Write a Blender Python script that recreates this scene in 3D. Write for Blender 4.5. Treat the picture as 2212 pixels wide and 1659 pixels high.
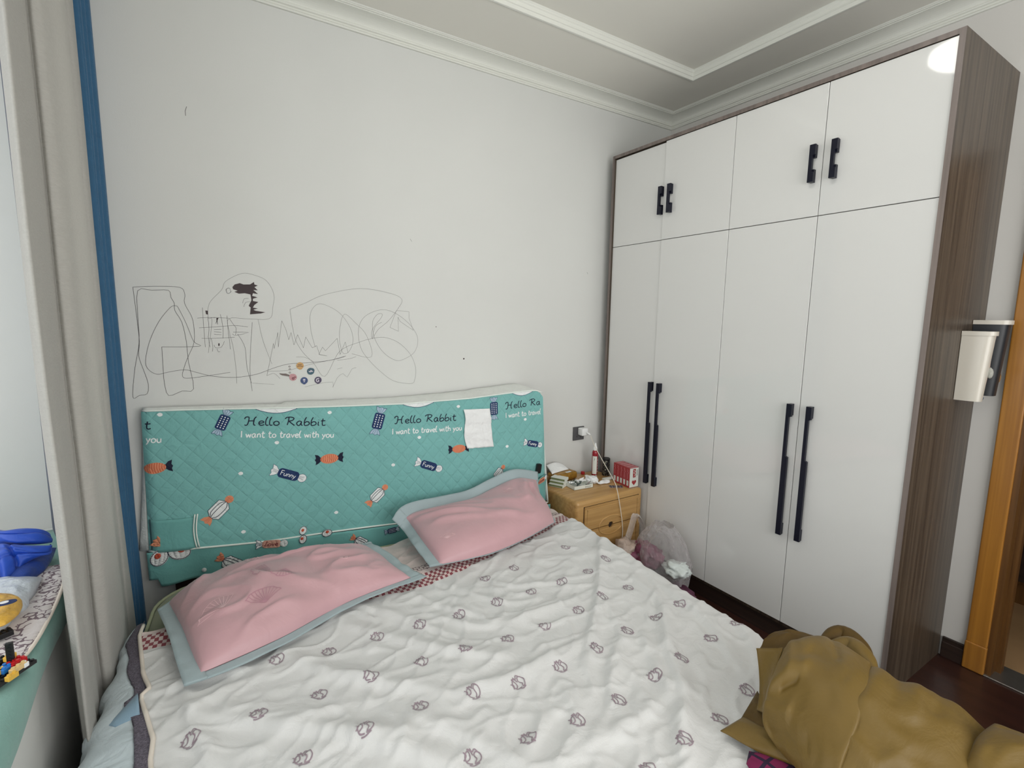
import bpy, bmesh, math, random
import numpy as np
from mathutils import Vector, Matrix, noise
from mathutils.geometry import tessellate_polygon

random.seed(7)
sc = bpy.context.scene
for o in list(bpy.data.objects): bpy.data.objects.remove(o)

# ---------------------------------------------------------------- camera
IW, IH, FPX = 2212.0, 1659.0, 1076.6
YAW, PITCH, ROLL = 0.5635, -0.1344, 0.0154
CAM = np.array([-0.4755, -2.3778, 1.4517])
def cam_axes():
    cy, sy = math.cos(YAW), math.sin(YAW); cp, sp = math.cos(PITCH), math.sin(PITCH)
    F = np.array([sy*cp, cy*cp, sp]); R = np.array([cy, -sy, 0.]); U = np.cross(R, F)
    cr, sr = math.cos(ROLL), math.sin(ROLL)
    return R*cr+U*sr, -R*sr+U*cr, F
CR, CU, CF = cam_axes()
cd = bpy.data.cameras.new('camera'); cam = bpy.data.objects.new('camera', cd)
sc.collection.objects.link(cam); sc.camera = cam
cd.sensor_width = 36; cd.lens = FPX/IW*36; cd.clip_start = .02
cam.matrix_world = Matrix(((CR[0], CU[0], -CF[0], CAM[0]), (CR[1], CU[1], -CF[1], CAM[1]), (CR[2], CU[2], -CF[2], CAM[2]), (0, 0, 0, 1)))

# ---------------------------------------------------------------- light and exposure
sc.view_settings.view_transform = 'Standard'; sc.view_settings.look = 'None'
sc.view_settings.gamma = 1; sc.view_settings.use_curve_mapping = False
sc.view_settings.exposure = -0.14
wd = bpy.data.worlds.new('daylight'); sc.world = wd; wd.use_nodes = True
wd.node_tree.nodes['Background'].inputs[0].default_value = (.975, .985, .98, 1)
wd.node_tree.nodes['Background'].inputs[1].default_value = 2.1
def area(name, loc, rot, sx, sy, power, col):
    l = bpy.data.lights.new(name, 'AREA'); l.shape = 'RECTANGLE'; l.size = sx; l.size_y = sy
    l.energy = power; l.color = col
    o = bpy.data.objects.new(name, l); o.location = loc; o.rotation_euler = rot; sc.collection.objects.link(o)
    return o
# daylight: the sky through the bay window (left) and an added fill window behind the camera, guided by portals
for nm, lc, rt, sx, sy in (('bay_portal', (-1.60, -1.5, 1.58), (0, -math.radians(90), 0), 1.68, 3.0), ('added_rear_portal', (.7, -3.72, 1.6), (math.radians(90), 0, 0), 2.4, 1.8)):
    area(nm, lc, rt, sx, sy, 1, (1, 1, 1)).data.cycles.is_portal = True
area('window_daylight', (-1.62, -2.35, 1.65), (0, -math.radians(90), math.radians(30)), 1.6, 1.2, 6, (.93, .97, 1))
area('added_rear_fill', (.7, -3.80, 1.6), (math.radians(90), 0, 0), 2.4, 1.8, 42, (1, .985, .96))  # added fill lamp behind the camera, shining in at the made-up rear window

# ---------------------------------------------------------------- helpers
def ray(u, v):
    d = CF*FPX + CR*(u-IW/2) - CU*(v-IH/2)
    return CAM, d/np.linalg.norm(d)
def at(u, v, ax, val):                       # where the line of sight meets a real plane of the room
    c, d = ray(u, v); t = (val-c[ax])/d[ax]; return c+t*d
BA = math.radians(5.2); BO = np.array([-.67, -.05, 0.])
BX = np.array([math.cos(BA), -math.sin(BA), 0.]); BY = np.array([-math.sin(BA), -math.cos(BA), 0.])
def B(s, t, z): return BO + BX*s + BY*t + np.array([0, 0, z])
def bed_at(u, v, z):
    w = at(u, v, 2, z)-BO; return float(w@BX), float(w@BY)
def hb_at(u, v, off=0.):
    c, d = ray(u, v); t = (off-(c-BO)@BY)/(d@BY); w = c+t*d; return w
def interp(x, xs, ys): return float(np.interp(x, xs, ys))
def cr(P, n=6, closed=False):
    P = [np.array(p, float) for p in P]; m = len(P); out = []
    rng = range(m if closed else m-1)
    for i in rng:
        if closed: a, b, c, d = P[i-1], P[i], P[(i+1) % m], P[(i+2) % m]
        else: a, b, c, d = P[max(i-1, 0)], P[i], P[i+1], P[min(i+2, m-1)]
        for k in range(n):
            t = k/n
            out.append(.5*((2*b)+(-a+c)*t+(2*a-5*b+4*c-d)*t*t+(-a+3*b-3*c+d)*t**3))
    if not closed: out.append(P[-1])
    return out
def nz(x, y, z=0., sc_=1.): return noise.noise(Vector((x*sc_, y*sc_, z*sc_)))

class MB:
    def __init__(s): s.v = []; s.f = []; s.m = []; s.uv = []; s.hasuv = False
    def vert(s, p): s.v.append(tuple(float(c) for c in p)); return len(s.v)-1
    def face(s, idx, m=0, uv=None):
        s.f.append(tuple(idx)); s.m.append(m); s.uv.append(uv)
        if uv is not None: s.hasuv = True
    def quad(s, a, b, c, d, m=0, uv=None):
        i = len(s.v)
        for p in (a, b, c, d): s.vert(p)
        s.face((i, i+1, i+2, i+3), m, uv)
    def box(s, x0, x1, y0, y1, z0, z1, m=0, bev=0., M=None):
        bm = bmesh.new(); bmesh.ops.create_cube(bm, size=1)
        for v in bm.verts: v.co = Vector(((x0+x1)/2+v.co.x*(x1-x0), (y0+y1)/2+v.co.y*(y1-y0), (z0+z1)/2+v.co.z*(z1-z0)))
        if bev > 0: bmesh.ops.bevel(bm, geom=bm.edges[:], offset=bev, segments=3, affect='EDGES', profile=.5)
        if M is not None: bmesh.ops.transform(bm, matrix=M, verts=bm.verts)
        s.add_bm(bm, m)
    def add_bm(s, bm, m=0):
        i = len(s.v); bm.verts.index_update()
        for v in bm.verts: s.v.append(tuple(v.co))
        for f in bm.faces: s.f.append(tuple(i+v.index for v in f.verts)); s.m.append(m); s.uv.append(None)
        bm.free()
    def grid(s, P, m=0, uv=None, closed_u=False, closed_v=False, mf=None):
        nu, nv = len(P), len(P[0]); i0 = len(s.v)
        for r in P:
            for p in r: s.vert(p)
        for a in range(nu-(0 if closed_u else 1)):
            for b in range(nv-(0 if closed_v else 1)):
                a2, b2 = (a+1) % nu, (b+1) % nv
                q = (i0+a*nv+b, i0+a2*nv+b, i0+a2*nv+b2, i0+a*nv+b2)
                s.face(q, m if mf is None else mf(a, b), None if uv is None else (uv[a][b], uv[a2][b], uv[a2][b2], uv[a][b2]))
    def tube(s, pts, r, n=8, m=0, cap=True):
        pts = [np.array(p, float) for p in pts]; rings = []
        rr = r if hasattr(r, '__len__') else [r]*len(pts)
        up = np.array([0, 0, 1.])
        for i, p in enumerate(pts):
            d = pts[min(i+1, len(pts)-1)]-pts[max(i-1, 0)]; d = d/(np.linalg.norm(d)+1e-9)
            if abs(d@up) > .95: up = np.array([1., 0, 0]) if abs(d[0]) < .9 else np.array([0, 1., 0])
            a = np.cross(d, up); a /= np.linalg.norm(a)+1e-9; b = np.cross(d, a); up = np.cross(a, d)
            rings.append([p+rr[i]*(a*math.cos(2*math.pi*k/n)+b*math.sin(2*math.pi*k/n)) for k in range(n)])
        i0 = len(s.v); s.grid(rings, m, closed_v=True)
        if cap:
            s.face([i0+k for k in range(n)][::-1], m); s.face([i0+(len(pts)-1)*n+k for k in range(n)], m)
    def lathe(s, prof, c, n=28, m=0, mf=None):     # prof: (r,z)
        P = [[(c[0]+r*math.cos(2*math.pi*k/n), c[1]+r*math.sin(2*math.pi*k/n), c[2]+z) for k in range(n)] for r, z in prof]
        s.grid(P, m, closed_v=True, mf=mf)
    def prism(s, poly, f, th, m=0):               # poly 2D; f(p,q,h) -> 3D
        n = len(poly); i = len(s.v)
        for h in (0, th):
            for p in poly: s.vert(f(p[0], p[1], h))
        for t in tessellate_polygon([[Vector((p[0], p[1], 0)) for p in poly]]):
            s.face((i+t[0], i+t[1], i+t[2]), m); s.face((i+n+t[2], i+n+t[1], i+n+t[0]), m)
        for k in range(n): s.face((i+k, i+(k+1) % n, i+n+(k+1) % n, i+n+k), m)
    def build(s, name, mats, parent=None, smooth=False, loc=None, fix=True):
        me = bpy.data.meshes.new(name)
        V = s.v
        if loc is not None: V = [(a-loc[0], b-loc[1], c-loc[2]) for a, b, c in V]
        me.from_pydata(V, [], s.f)
        if not isinstance(mats, (list, tuple)): mats = [mats]
        for m in mats: me.materials.append(m)
        me.polygons.foreach_set('material_index', s.m)
        if s.hasuv:
            ul = me.uv_layers.new(name='UVMap'); d = []
            for f, u in zip(s.f, s.uv):
                for k in range(len(f)): d.extend(u[k] if u is not None else (9., 9.))
            ul.data.foreach_set('uv', d)
        if smooth: me.polygons.foreach_set('use_smooth', [True]*len(me.polygons))
        me.validate(); me.update()
        if fix:
            bm = bmesh.new(); bm.from_mesh(me); bmesh.ops.recalc_face_normals(bm, faces=bm.faces); bm.to_mesh(me); bm.free()
        o = bpy.data.objects.new(name, me); sc.collection.objects.link(o)
        if loc is not None: o.location = loc
        if parent is not None:
            o.parent = parent
            if loc is None: o.location = -parent.location if parent.parent is None else (0, 0, 0)
            if parent.parent is not None and parent.type == 'MESH': o.location = (0, 0, 0)
        if smooth == 'auto':
            m2 = me; 
            try: me.set_sharp_from_angle(angle=math.radians(35))
            except Exception: pass
        return o
def tag(o, label=None, cat=None, group=None, kind=None):
    if label: o['label'] = label
    if cat: o['category'] = cat
    if group: o['group'] = group
    if kind: o['kind'] = kind
    return o
def thing(name, loc, label, cat, group=None):
    o = bpy.data.objects.new(name, None); o.location = loc; o.empty_display_size = .05
    sc.collection.objects.link(o); return tag(o, label, cat, group)
def struct(mb, name, mats, smooth=False, parent=None, fix=True):
    o = mb.build(name, mats, parent, smooth, fix=fix)
    if parent is None: o['kind'] = 'structure'
    return o
def solidify(o, th, off=-1):
    m = o.modifiers.new('thickness', 'SOLIDIFY'); m.thickness = th; m.offset = off; return o

# ---------------------------------------------------------------- materials
def lin(c):
    return tuple(((x/255)/12.92 if x/255 <= .04045 else ((x/255+.055)/1.055)**2.4) for x in c)+(1,)
def mat(name, rgb, rough=.6, metal=0., spec=.5, bump=0., bscale=60., var=0., vscale=6., coat=0., trans=0., alpha=1., sheen=0., stretch=None):
    m = bpy.data.materials.new(name); m.use_nodes = True; nt = m.node_tree; b = nt.nodes['Principled BSDF']
    c = lin(rgb); b.inputs['Base Color'].default_value = c
    b.inputs['Roughness'].default_value = rough; b.inputs['Metallic'].default_value = metal
    b.inputs['Specular IOR Level'].default_value = spec; b.inputs['Coat Weight'].default_value = coat
    b.inputs['Transmission Weight'].default_value = trans; b.inputs['Alpha'].default_value = alpha
    b.inputs['Sheen Weight'].default_value = sheen
    tc = nt.nodes.new('ShaderNodeTexCoord'); src = tc.outputs['Object']
    if stretch:
        mp = nt.nodes.new('ShaderNodeMapping'); mp.inputs['Scale'].default_value = stretch
        nt.links.new(src, mp.inputs[0]); src = mp.outputs[0]
    if var:
        n = nt.nodes.new('ShaderNodeTexNoise'); n.inputs['Scale'].default_value = vscale; n.inputs['Detail'].default_value = 5
        nt.links.new(src, n.inputs['Vector'])
        mr = nt.nodes.new('ShaderNodeMapRange'); mr.inputs[1].default_value = .3; mr.inputs[2].default_value = .7
        mr.inputs[3].default_value = 1-var; mr.inputs[4].default_value = 1+var
        nt.links.new(n.outputs['Fac'], mr.inputs[0])
        mx = nt.nodes.new('ShaderNodeVectorMath'); mx.operation = 'SCALE'; mx.inputs[0].default_value = c[:3]
        nt.links.new(mr.outputs[0], mx.inputs['Scale']); nt.links.new(mx.outputs[0], b.inputs['Base Color'])
    if bump:
        n = nt.nodes.new('ShaderNodeTexNoise'); n.inputs['Scale'].default_value = bscale; n.inputs['Detail'].default_value = 4
        nt.links.new(src, n.inputs['Vector'])
        bp = nt.nodes.new('ShaderNodeBump'); bp.inputs['Strength'].default_value = bump; bp.inputs['Distance'].default_value = .01
        nt.links.new(n.outputs['Fac'], bp.inputs['Height']); nt.links.new(bp.outputs[0], b.inputs['Normal'])
    return m
def wood(name, c1, c2, rough=.45, axis='z', scale=1., coat=0.):
    m = bpy.data.materials.new(name); m.use_nodes = True; nt = m.node_tree; b = nt.nodes['Principled BSDF']
    tc = nt.nodes.new('ShaderNodeTexCoord'); mp = nt.nodes.new('ShaderNodeMapping')
    s = {'z': (60, 60, 1.6), 'x': (1.6, 60, 60), 'y': (60, 1.6, 60)}[axis]
    mp.inputs['Scale'].default_value = tuple(k*scale for k in s)
    nt.links.new(tc.outputs['Object'], mp.inputs[0])
    n = nt.nodes.new('ShaderNodeTexNoise'); n.inputs['Scale'].default_value = 1.3; n.inputs['Detail'].default_value = 6; n.inputs['Distortion'].default_value = .4
    nt.links.new(mp.outputs[0], n.inputs['Vector'])
    r = nt.nodes.new('ShaderNodeValToRGB'); r.color_ramp.elements[0].position = .32; r.color_ramp.elements[1].position = .7
    r.color_ramp.elements[0].color = lin(c1); r.color_ramp.elements[1].color = lin(c2)
    nt.links.new(n.outputs['Fac'], r.inputs[0]); nt.links.new(r.outputs[0], b.inputs['Base Color'])
    b.inputs['Roughness'].default_value = rough; b.inputs['Coat Weight'].default_value = coat; b.inputs['Coat Roughness'].default_value = .15
    bp = nt.nodes.new('ShaderNodeBump'); bp.inputs['Strength'].default_value = .08; bp.inputs['Distance'].default_value = .003
    nt.links.new(n.outputs['Fac'], bp.inputs['Height']); nt.links.new(bp.outputs[0], b.inputs['Normal'])
    return m
def emit(name, rgb, st):
    m = bpy.data.materials.new(name); m.use_nodes = True; b = m.node_tree.nodes['Principled BSDF']
    b.inputs['Base Color'].default_value = lin(rgb); b.inputs['Emission Color'].default_value = lin(rgb); b.inputs['Emission Strength'].default_value = st
    return m
def film(name, rgb, op, rough=.12, bump=.6, bscale=14):     # thin clear or milky plastic
    m = bpy.data.materials.new(name); m.use_nodes = True; nt = m.node_tree; b = nt.nodes['Principled BSDF']
    b.inputs['Base Color'].default_value = lin(rgb); b.inputs['Roughness'].default_value = rough; b.inputs['Specular IOR Level'].default_value = .8
    tr = nt.nodes.new('ShaderNodeBsdfTransparent'); mx = nt.nodes.new('ShaderNodeMixShader'); lw = nt.nodes.new('ShaderNodeLayerWeight')
    lw.inputs[0].default_value = .45
    mr = nt.nodes.new('ShaderNodeMapRange'); mr.inputs[3].default_value = op; mr.inputs[4].default_value = min(1, op+(.45 if op > 0 else .12))
    nt.links.new(lw.outputs['Facing'], mr.inputs[0]); nt.links.new(mr.outputs[0], mx.inputs[0])
    nt.links.new(tr.outputs[0], mx.inputs[1]); nt.links.new(b.outputs[0], mx.inputs[2]); nt.links.new(mx.outputs[0], nt.nodes['Material Output'].inputs[0])
    if bump:
        n = nt.nodes.new('ShaderNodeTexNoise'); n.inputs['Scale'].default_value = bscale; n.inputs['Detail'].default_value = 5; n.inputs['Distortion'].default_value = 1.5
        tc = nt.nodes.new('ShaderNodeTexCoord'); nt.links.new(tc.outputs['Object'], n.inputs['Vector'])
        bp = nt.nodes.new('ShaderNodeBump'); bp.inputs['Strength'].default_value = bump; bp.inputs['Distance'].default_value = .02
        nt.links.new(n.outputs['Fac'], bp.inputs['Height']); nt.links.new(bp.outputs[0], b.inputs['Normal'])
    return m

M_wall = mat('wall_paint', (216, 217, 214), .85, bump=.03, bscale=220, var=.012, vscale=3)
M_wallr = mat('wall_paint_side', (214, 212, 208), .85, bump=.03, bscale=220)
M_ceil = mat('ceiling_paint', (232, 230, 222), .9)
M_trim = mat('plaster_trim', (226, 227, 220), .7)
M_floor = wood('dark_floor_boards', (46, 26, 22), (66, 38, 30), .35, 'y', .35, .3)
M_dark = wood('dark_wood', (38, 28, 24), (56, 42, 36), .4, 'y')
M_wardside = wood('walnut_veneer', (56, 47, 39), (92, 80, 67), .38, 'z', .8)
M_gloss = mat('white_gloss_door', (222, 222, 220), .05, spec=.5, coat=.2)
M_handle = mat('black_metal', (18, 20, 38), .35, metal=.3)
M_oak = wood('oak_veneer', (168, 128, 74), (196, 156, 98), .4, 'x', .7, .2)
M_casing = wood('orange_wood', (150, 98, 36), (180, 124, 48), .35, 'z', .6, .3)
M_jamb = wood('jamb_wood', (84, 54, 24), (112, 76, 36), .4, 'z')
M_black = mat('black_plastic', (18, 18, 20), .4)
M_white = mat('white_plastic', (236, 238, 238), .35)
M_paper = mat('white_tissue', (238, 240, 240), .85, bump=.3, bscale=70)
M_navy = mat('navy_print', (22, 44, 92), .75)
M_ink = mat('ink_print', (24, 30, 58), .75)

def fabric_bump(nt, b, fine=.25, fs=700., wr=.35, ws=18., extra=None):
    tc = nt.nodes.new('ShaderNodeTexCoord')
    n = nt.nodes.new('ShaderNodeTexNoise'); n.inputs['Scale'].default_value = fs
    n2 = nt.nodes.new('ShaderNodeTexNoise'); n2.inputs['Scale'].default_value = ws; n2.inputs['Detail'].default_value = 6; n2.inputs['Distortion'].default_value = .8
    for k in (n, n2): nt.links.new(tc.outputs['Object'], k.inputs['Vector'])
    b1 = nt.nodes.new('ShaderNodeBump'); b1.inputs['Strength'].default_value = wr; b1.inputs['Distance'].default_value = .012
    b2 = nt.nodes.new('ShaderNodeBump'); b2.inputs['Strength'].default_value = fine; b2.inputs['Distance'].default_value = .002
    nt.links.new(n2.outputs['Fac'], b1.inputs['Height']); nt.links.new(n.outputs['Fac'], b2.inputs['Height'])
    nt.links.new(b1.outputs[0], b2.inputs['Normal']); nt.links.new(b2.outputs[0], b.inputs['Normal'])
    if extra is not None:
        b3 = nt.nodes.new('ShaderNodeBump'); b3.inputs['Strength'].default_value = .6; b3.inputs['Distance'].default_value = .005
        nt.links.new(extra, b3.inputs['Height']); nt.links.new(b3.outputs[0], b1.inputs['Normal'])
def fabric(name, rgb, rough=.85, fine=.25, wr=.35, ws=18., sheen=.15, spec=.3, trl=0., vs=.04):
    m = mat(name, rgb, rough, spec=spec, sheen=sheen, var=vs, vscale=9); nt = m.node_tree; b = nt.nodes['Principled BSDF']
    fabric_bump(nt, b, fine, 700, wr, ws)
    return m
def mth(nt, op, a, b=None, c=None):
    n = nt.nodes.new('ShaderNodeMath'); n.operation = op
    for i, x in enumerate((a, b, c)):
        if x is None: continue
        if isinstance(x, (int, float)): n.inputs[i].default_value = x
        else: nt.links.new(x, n.inputs[i])
    return n.outputs[0]
def quilted(name, rgb, rough=.7, per=.0620):
    m = mat(name, rgb, rough, spec=.35, sheen=.15, var=.03, vscale=5); nt = m.node_tree; b = nt.nodes['Principled BSDF']
    uv = nt.nodes.new('ShaderNodeUVMap'); uv.uv_map = 'UVMap'; sp = nt.nodes.new('ShaderNodeSeparateXYZ'); nt.links.new(uv.outputs[0], sp.inputs[0])
    zz = mth(nt, 'MULTIPLY', sp.outputs[1], .86)
    hs = []
    for sg in ('ADD', 'SUBTRACT'):
        k = mth(nt, sg, sp.outputs[0], zz); k = mth(nt, 'MULTIPLY', k, math.pi/per)
        k = mth(nt, 'ABSOLUTE', mth(nt, 'SINE', k)); hs.append(mth(nt, 'POWER', k, .25))
    h = mth(nt, 'MULTIPLY', hs[0], hs[1])
    fabric_bump(nt, b, .15, 900, .5, 22, extra=h)
    return m

# ================================================================ ROOM
XL, XR, YB, YF, WX = -.80, 2.229, 0., -3.6, 1.676
ZC, ZT = 2.745, 2.790
BAYX = -1.5
mb = MB(); mb.box(BAYX-.1, XR+.12, YF-.1, .1, -.1, 0); struct(mb, 'floor', M_floor)
mb = MB(); mb.box(BAYX-.1, XR+.12, 0, .1, 0, 2.95); struct(mb, 'wall_back', M_wall)
mb = MB(); mb.box(BAYX-.1, -.5, YF-.1, YF, 0, 2.95); mb.box(1.9, XR+.12, YF-.1, YF, 0, 2.95); mb.box(-.5, 1.9, YF-.1, YF, 0, .7); mb.box(-.5, 1.9, YF-.1, YF, 2.5, 2.95)
struct(mb, 'wall_front', M_wall)
# left wall: bay opening between y=-3.0 and y=0
mb = MB(); mb.box(BAYX-.1, XL, YF, -3.0, 0, 2.95); mb.box(XL-.14, XL, -3.0, 0, 2.50, 2.95)
mb.box(BAYX-.1, BAYX, -3.0, 0, 0, .74); mb.box(BAYX-.1, BAYX, -3.0, 0, 2.42, 2.95); mb.box(BAYX, XL-.14, -3.0, 0, 2.50, 2.62)
struct(mb, 'wall_left', M_wall)
mb = MB(); mb.box(BAYX, -.838, -3.0, -.001, 0, .655); struct(mb, 'wall_ledge', M_wall)
# window in the bay
w = thing('window_1', (BAYX-.04, -1.5, 1.5), None, None); w['kind'] = 'structure'
mb = MB()
for y in (-3.0, -2.0, -1.03, -.045): mb.box(BAYX-.07, BAYX-.01, y, y+.045, .74, 2.42, bev=.004)
for z in (.74, 1.9, 2.375): mb.box(BAYX-.068, BAYX-.012, -3.0, 0, z, z+.045, bev=.004)
mb.build('window_frame', M_white, w)
mb = MB(); mb.box(BAYX-.043, BAYX-.037, -2.98, -.02, .76, 2.40)
pm = bpy.data.materials.new('window_glass'); pm.use_nodes = True; nt = pm.node_tree
tr = nt.nodes.new('ShaderNodeBsdfTransparent'); gl = nt.nodes.new('ShaderNodeBsdfGlossy'); gl.inputs['Roughness'].default_value = .02
mx = nt.nodes.new('ShaderNodeMixShader'); mx.inputs[0].default_value = .06
nt.links.new(tr.outputs[0], mx.inputs[1]); nt.links.new(gl.outputs[0], mx.inputs[2]); nt.links.new(mx.outputs[0], nt.nodes['Material Output'].inputs[0])
mb.build('window_pane', pm, w)
w2 = thing('added_fill_window', (.7, YF-.05, 1.6), None, None); w2['kind'] = 'structure'  # unseen window, added in the front wall to let soft fill light in
mb = MB()
for x in (-.5, .675, 1.855): mb.box(x, x+.045, YF-.08, YF-.02, .7, 2.5, bev=.004)
for z in (.7, 2.455): mb.box(-.5, 1.9, YF-.078, YF-.022, z, z+.045, bev=.004)
mb.build('window_frame', M_white, w2)
mb = MB(); mb.box(-.48, 1.88, YF-.053, YF-.047, .72, 2.48); mb.build('window_pane', pm, w2)
# right wall with doorway
DY0, DY1, DZ = -1.83, -2.68, 2.06
mb = MB(); mb.box(XR, XR+.12, DY0, 0, 0, 2.95); mb.box(XR, XR+.12, YF, DY1, 0, 2.95); mb.box(XR, XR+.12, DY1, DY0, DZ, 2.95)
struct(mb, 'wall_right', M_wallr)
# ceiling with recessed tray
TX0, TX1, TY0, TY1 = -.30, 1.895, -3.15, -.425
mb = MB()
mb.box(BAYX-.1, XR+.12, TY1, .1, ZC, ZC+.2); mb.box(BAYX-.1, XR+.12, YF-.1, TY0, ZC, ZC+.2)
mb.box(BAYX-.1, TX0, TY0, TY1, ZC, ZC+.2); mb.box(TX1, XR+.12, TY0, TY1, ZC, ZC+.2)
mb.box(TX0, TX1, TY0, TY1, ZT, ZT+.14)
struct(mb, 'ceiling', M_ceil)
def sweep_rect(prof, x0, x1, y0, y1, inward=1):   # prof (d,z): d measured inward from the rectangle
    mb = MB(); P = []
    for d, z in prof:
        d *= inward
        P.append([(x0+d, y0+d, z), (x1-d, y0+d, z), (x1-d, y1-d, z), (x0+d, y1-d, z)])
    mb.grid(P, closed_v=True); return mb
crown = [(0, 2.672), (.010, 2.672), (.012, 2.678), (.007, 2.684), (.007, 2.690), (.014, 2.692), (.015, 2.698), (.010, 2.701)]
for k in range(9):
    a = k/8*math.pi/2; crown.append((.012+.062*(1-math.cos(a)), 2.703+.030*math.sin(a)))
crown += [(.074, 2.736), (.082, 2.737), (.082, 2.740), (.086, 2.741), (.090, 2.7455)]
struct(sweep_rect(crown, XL, XR, YF, 0), 'trim_1', M_trim)
tp = [(0, ZC-.0005), (-.012, ZC-.0005), (-.012, ZC-.003), (-.006, ZC-.004), (0, ZC-.003), (.001, ZC+.012), (.005, ZC+.014), (.005, ZC+.018), (.002, ZC+.020), (.004, ZC+.030), (.008, ZC+.034), (.008, ZC+.038), (.014, ZC+.0455)]
struct(sweep_rect(tp, TX0, TX1, TY0, TY1), 'trim_2', M_trim)
# skirting boards
mb = MB(); mb.box(XR-.012, XR+.001, -1.76, -1.685, 0, .09, bev=.003); mb.box(XR-.016, XR, -1.76, -1.685, .0, .07, bev=.003); struct(mb, 'baseboard_right', M_dark)
mb = MB(); mb.box(XL, WX, -.014, 0.001, 0, .09, bev=.003); struct(mb, 'baseboard_back', M_dark)
# doorway: casing, jamb, threshold
d = thing('door_1', (XR, (DY0+DY1)/2, 0), None, None); d['kind'] = 'structure'
mb = MB()
for ya, yb in ((-1.83, -1.762), (-2.748, -2.68)):
    mb.box(XR-.018, XR, ya, yb, .12, DZ+.068, bev=.005); mb.box(XR-.022, XR, ya-.001, yb+.002, 0, .122, bev=.005)
mb.box(XR-.018, XR, -2.748, -1.762, DZ, DZ+.068, bev=.005)
mb.build('door_casing', M_casing, d)
mb = MB(); mb.box(XR-.008, XR+.13, -1.85, DY0, 0, DZ); mb.box(XR-.008, XR+.13, DY1, DY1+.02, 0, DZ); mb.box(XR-.008, XR+.13, DY1, DY0, DZ-.02, DZ)
mb.box(XR+.05, XR+.085, -1.868, -1.85, 0, DZ); mb.build('door_jamb', M_jamb, d)
mb = MB(); mb.box(XR-.02, XR+.13, DY1, DY0, 0, .006, bev=.002); mb.build('threshold', mat('steel_strip', (150, 146, 140), .3, metal=.8), d)
# hallway beyond
mb = MB(); mb.box(XR+.12, 4.2, -3.4, -.6, -.1, .0); struct(mb, 'floor_hall', mat('hall_tile', (172, 138, 100), .3, var=.08))
mb = MB(); mb.box(4.1, 4.2, -3.4, -.6, 0, 2.9); mb.box(XR+.12, 4.2, -.6, -.5, 0, 2.9); mb.box(XR+.12, 4.2, -3.5, -3.4, 0, 2.9); struct(mb, 'wall_hall', mat('hall_wall', (150, 128, 100), .8))
mb = MB(); mb.box(XR+.12, 4.2, -3.5, -.5, 2.9, 3.0); struct(mb, 'ceiling_hall', M_ceil)
hc = thing('hall_cabinet', (3.5, -1.4, 0), 'dark brown cabinet standing in the hallway beyond the doorway', 'cabinet')
mb = MB(); mb.box(3.05, 3.5, -2.3, -.75, .12, 1.9, bev=.006); mb.box(3.09, 3.5, -2.28, -.77, 0, .12); mb.build('body', M_jamb, hc)
for i, y in enumerate((-2.29, -1.52)):
    mb = MB(); mb.box(3.03, 3.05, y, y+.755, .14, 1.88, bev=.004)
    dd = mb.build('door', M_dark, hc); mb = MB(); yy = y+.68 if i == 0 else y+.07
    mb.box(3.005, 3.03, yy, yy+.012, .95, 1.12, bev=.003); mb.build('handle', M_handle, dd)
# ceiling lamp (seen as a reflection in the wardrobe door)
cl = thing('ceiling_lamp', (.62, -1.39, ZT), 'round white ceiling lamp, lit, mirrored in the glossy top wardrobe door by the panel', 'ceiling lamp')
mb = MB(); mb.lathe([(0, 0), (.20, 0), (.205, -.02), (.195, -.035), (0, -.035)], (.62, -1.39, ZT), 40); mb.build('base', M_white, cl, True)
mb = MB(); mb.lathe([(.19, -.03), (.192, -.06), (.175, -.078), (.12, -.088), (0, -.092)], (.62, -1.39, ZT), 40); mb.build('diffuser', emit('lamp_glow', (255, 252, 246), 12), cl, True)

# ================================================================ WARDROBE
Y = [-.0745, -.4534, -.8618, -1.2634, -1.6603]; YE = -1.6765
WT, ZD, ZS, ZB = 2.40, 2.381, 1.8748, .105
wr = thing('wardrobe', (WX+.27, -.84, 0), 'tall white gloss wardrobe with walnut side panel and black bar handles', 'wardrobe')
mb = MB()
mb.box(WX, XR-.001, YE, YE+.018, 0, WT); mb.box(WX, XR-.001, -.074, -.057, 0, WT); mb.box(WX, XR-.001, YE+.018, -.074, ZD+.002, WT)
mb.box(WX+.024, XR-.001, YE+.018, -.074, .08, ZD+.002)
mb.build('carcass', M_wardside, wr)
M_edge = wood('veneer_edging', (104, 94, 90), (134, 122, 116), .4, 'z', .6)
mb = MB(); mb.box(WX-.001, WX+.001, YE, YE+.018, 0, WT); mb.box(WX-.001, WX+.001, YE+.018, -.0745, ZD+.002, WT); mb.box(WX-.001, WX+.001, -.074, -.057, 0, WT); mb.build('edging', M_edge, wr)
mb = MB(); mb.box(WX+.03, XR-.01, YE+.018, -.074, 0, .082); mb.build('plinth', M_dark, wr)
def handle(z0, z1, n0, n1, y, side, x):      # bar with a finger notch on one side
    h = MB(); w0 = .011; s = side
    pl = [(-w0, z0), (w0, z0), (w0, n0), (w0-.009, n0+.004), (w0-.009, n1-.004), (w0, n1), (w0, z1), (-w0, z1)]
    pl = [(y+s*a, b) for a, b in pl]
    h.prism(pl, lambda p, q, k: (x-.026+k, p, q), .012)
    for za, zb in ((z0, z0+.05), (z1-.05, z1)): h.box(x-.015, x, y-.008, y+.008, za, zb)
    return h
hy = {0: (-.442, -1), 1: (-.508, -1), 2: (-1.232, -1), 3: (-1.314, -1)}
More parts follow.
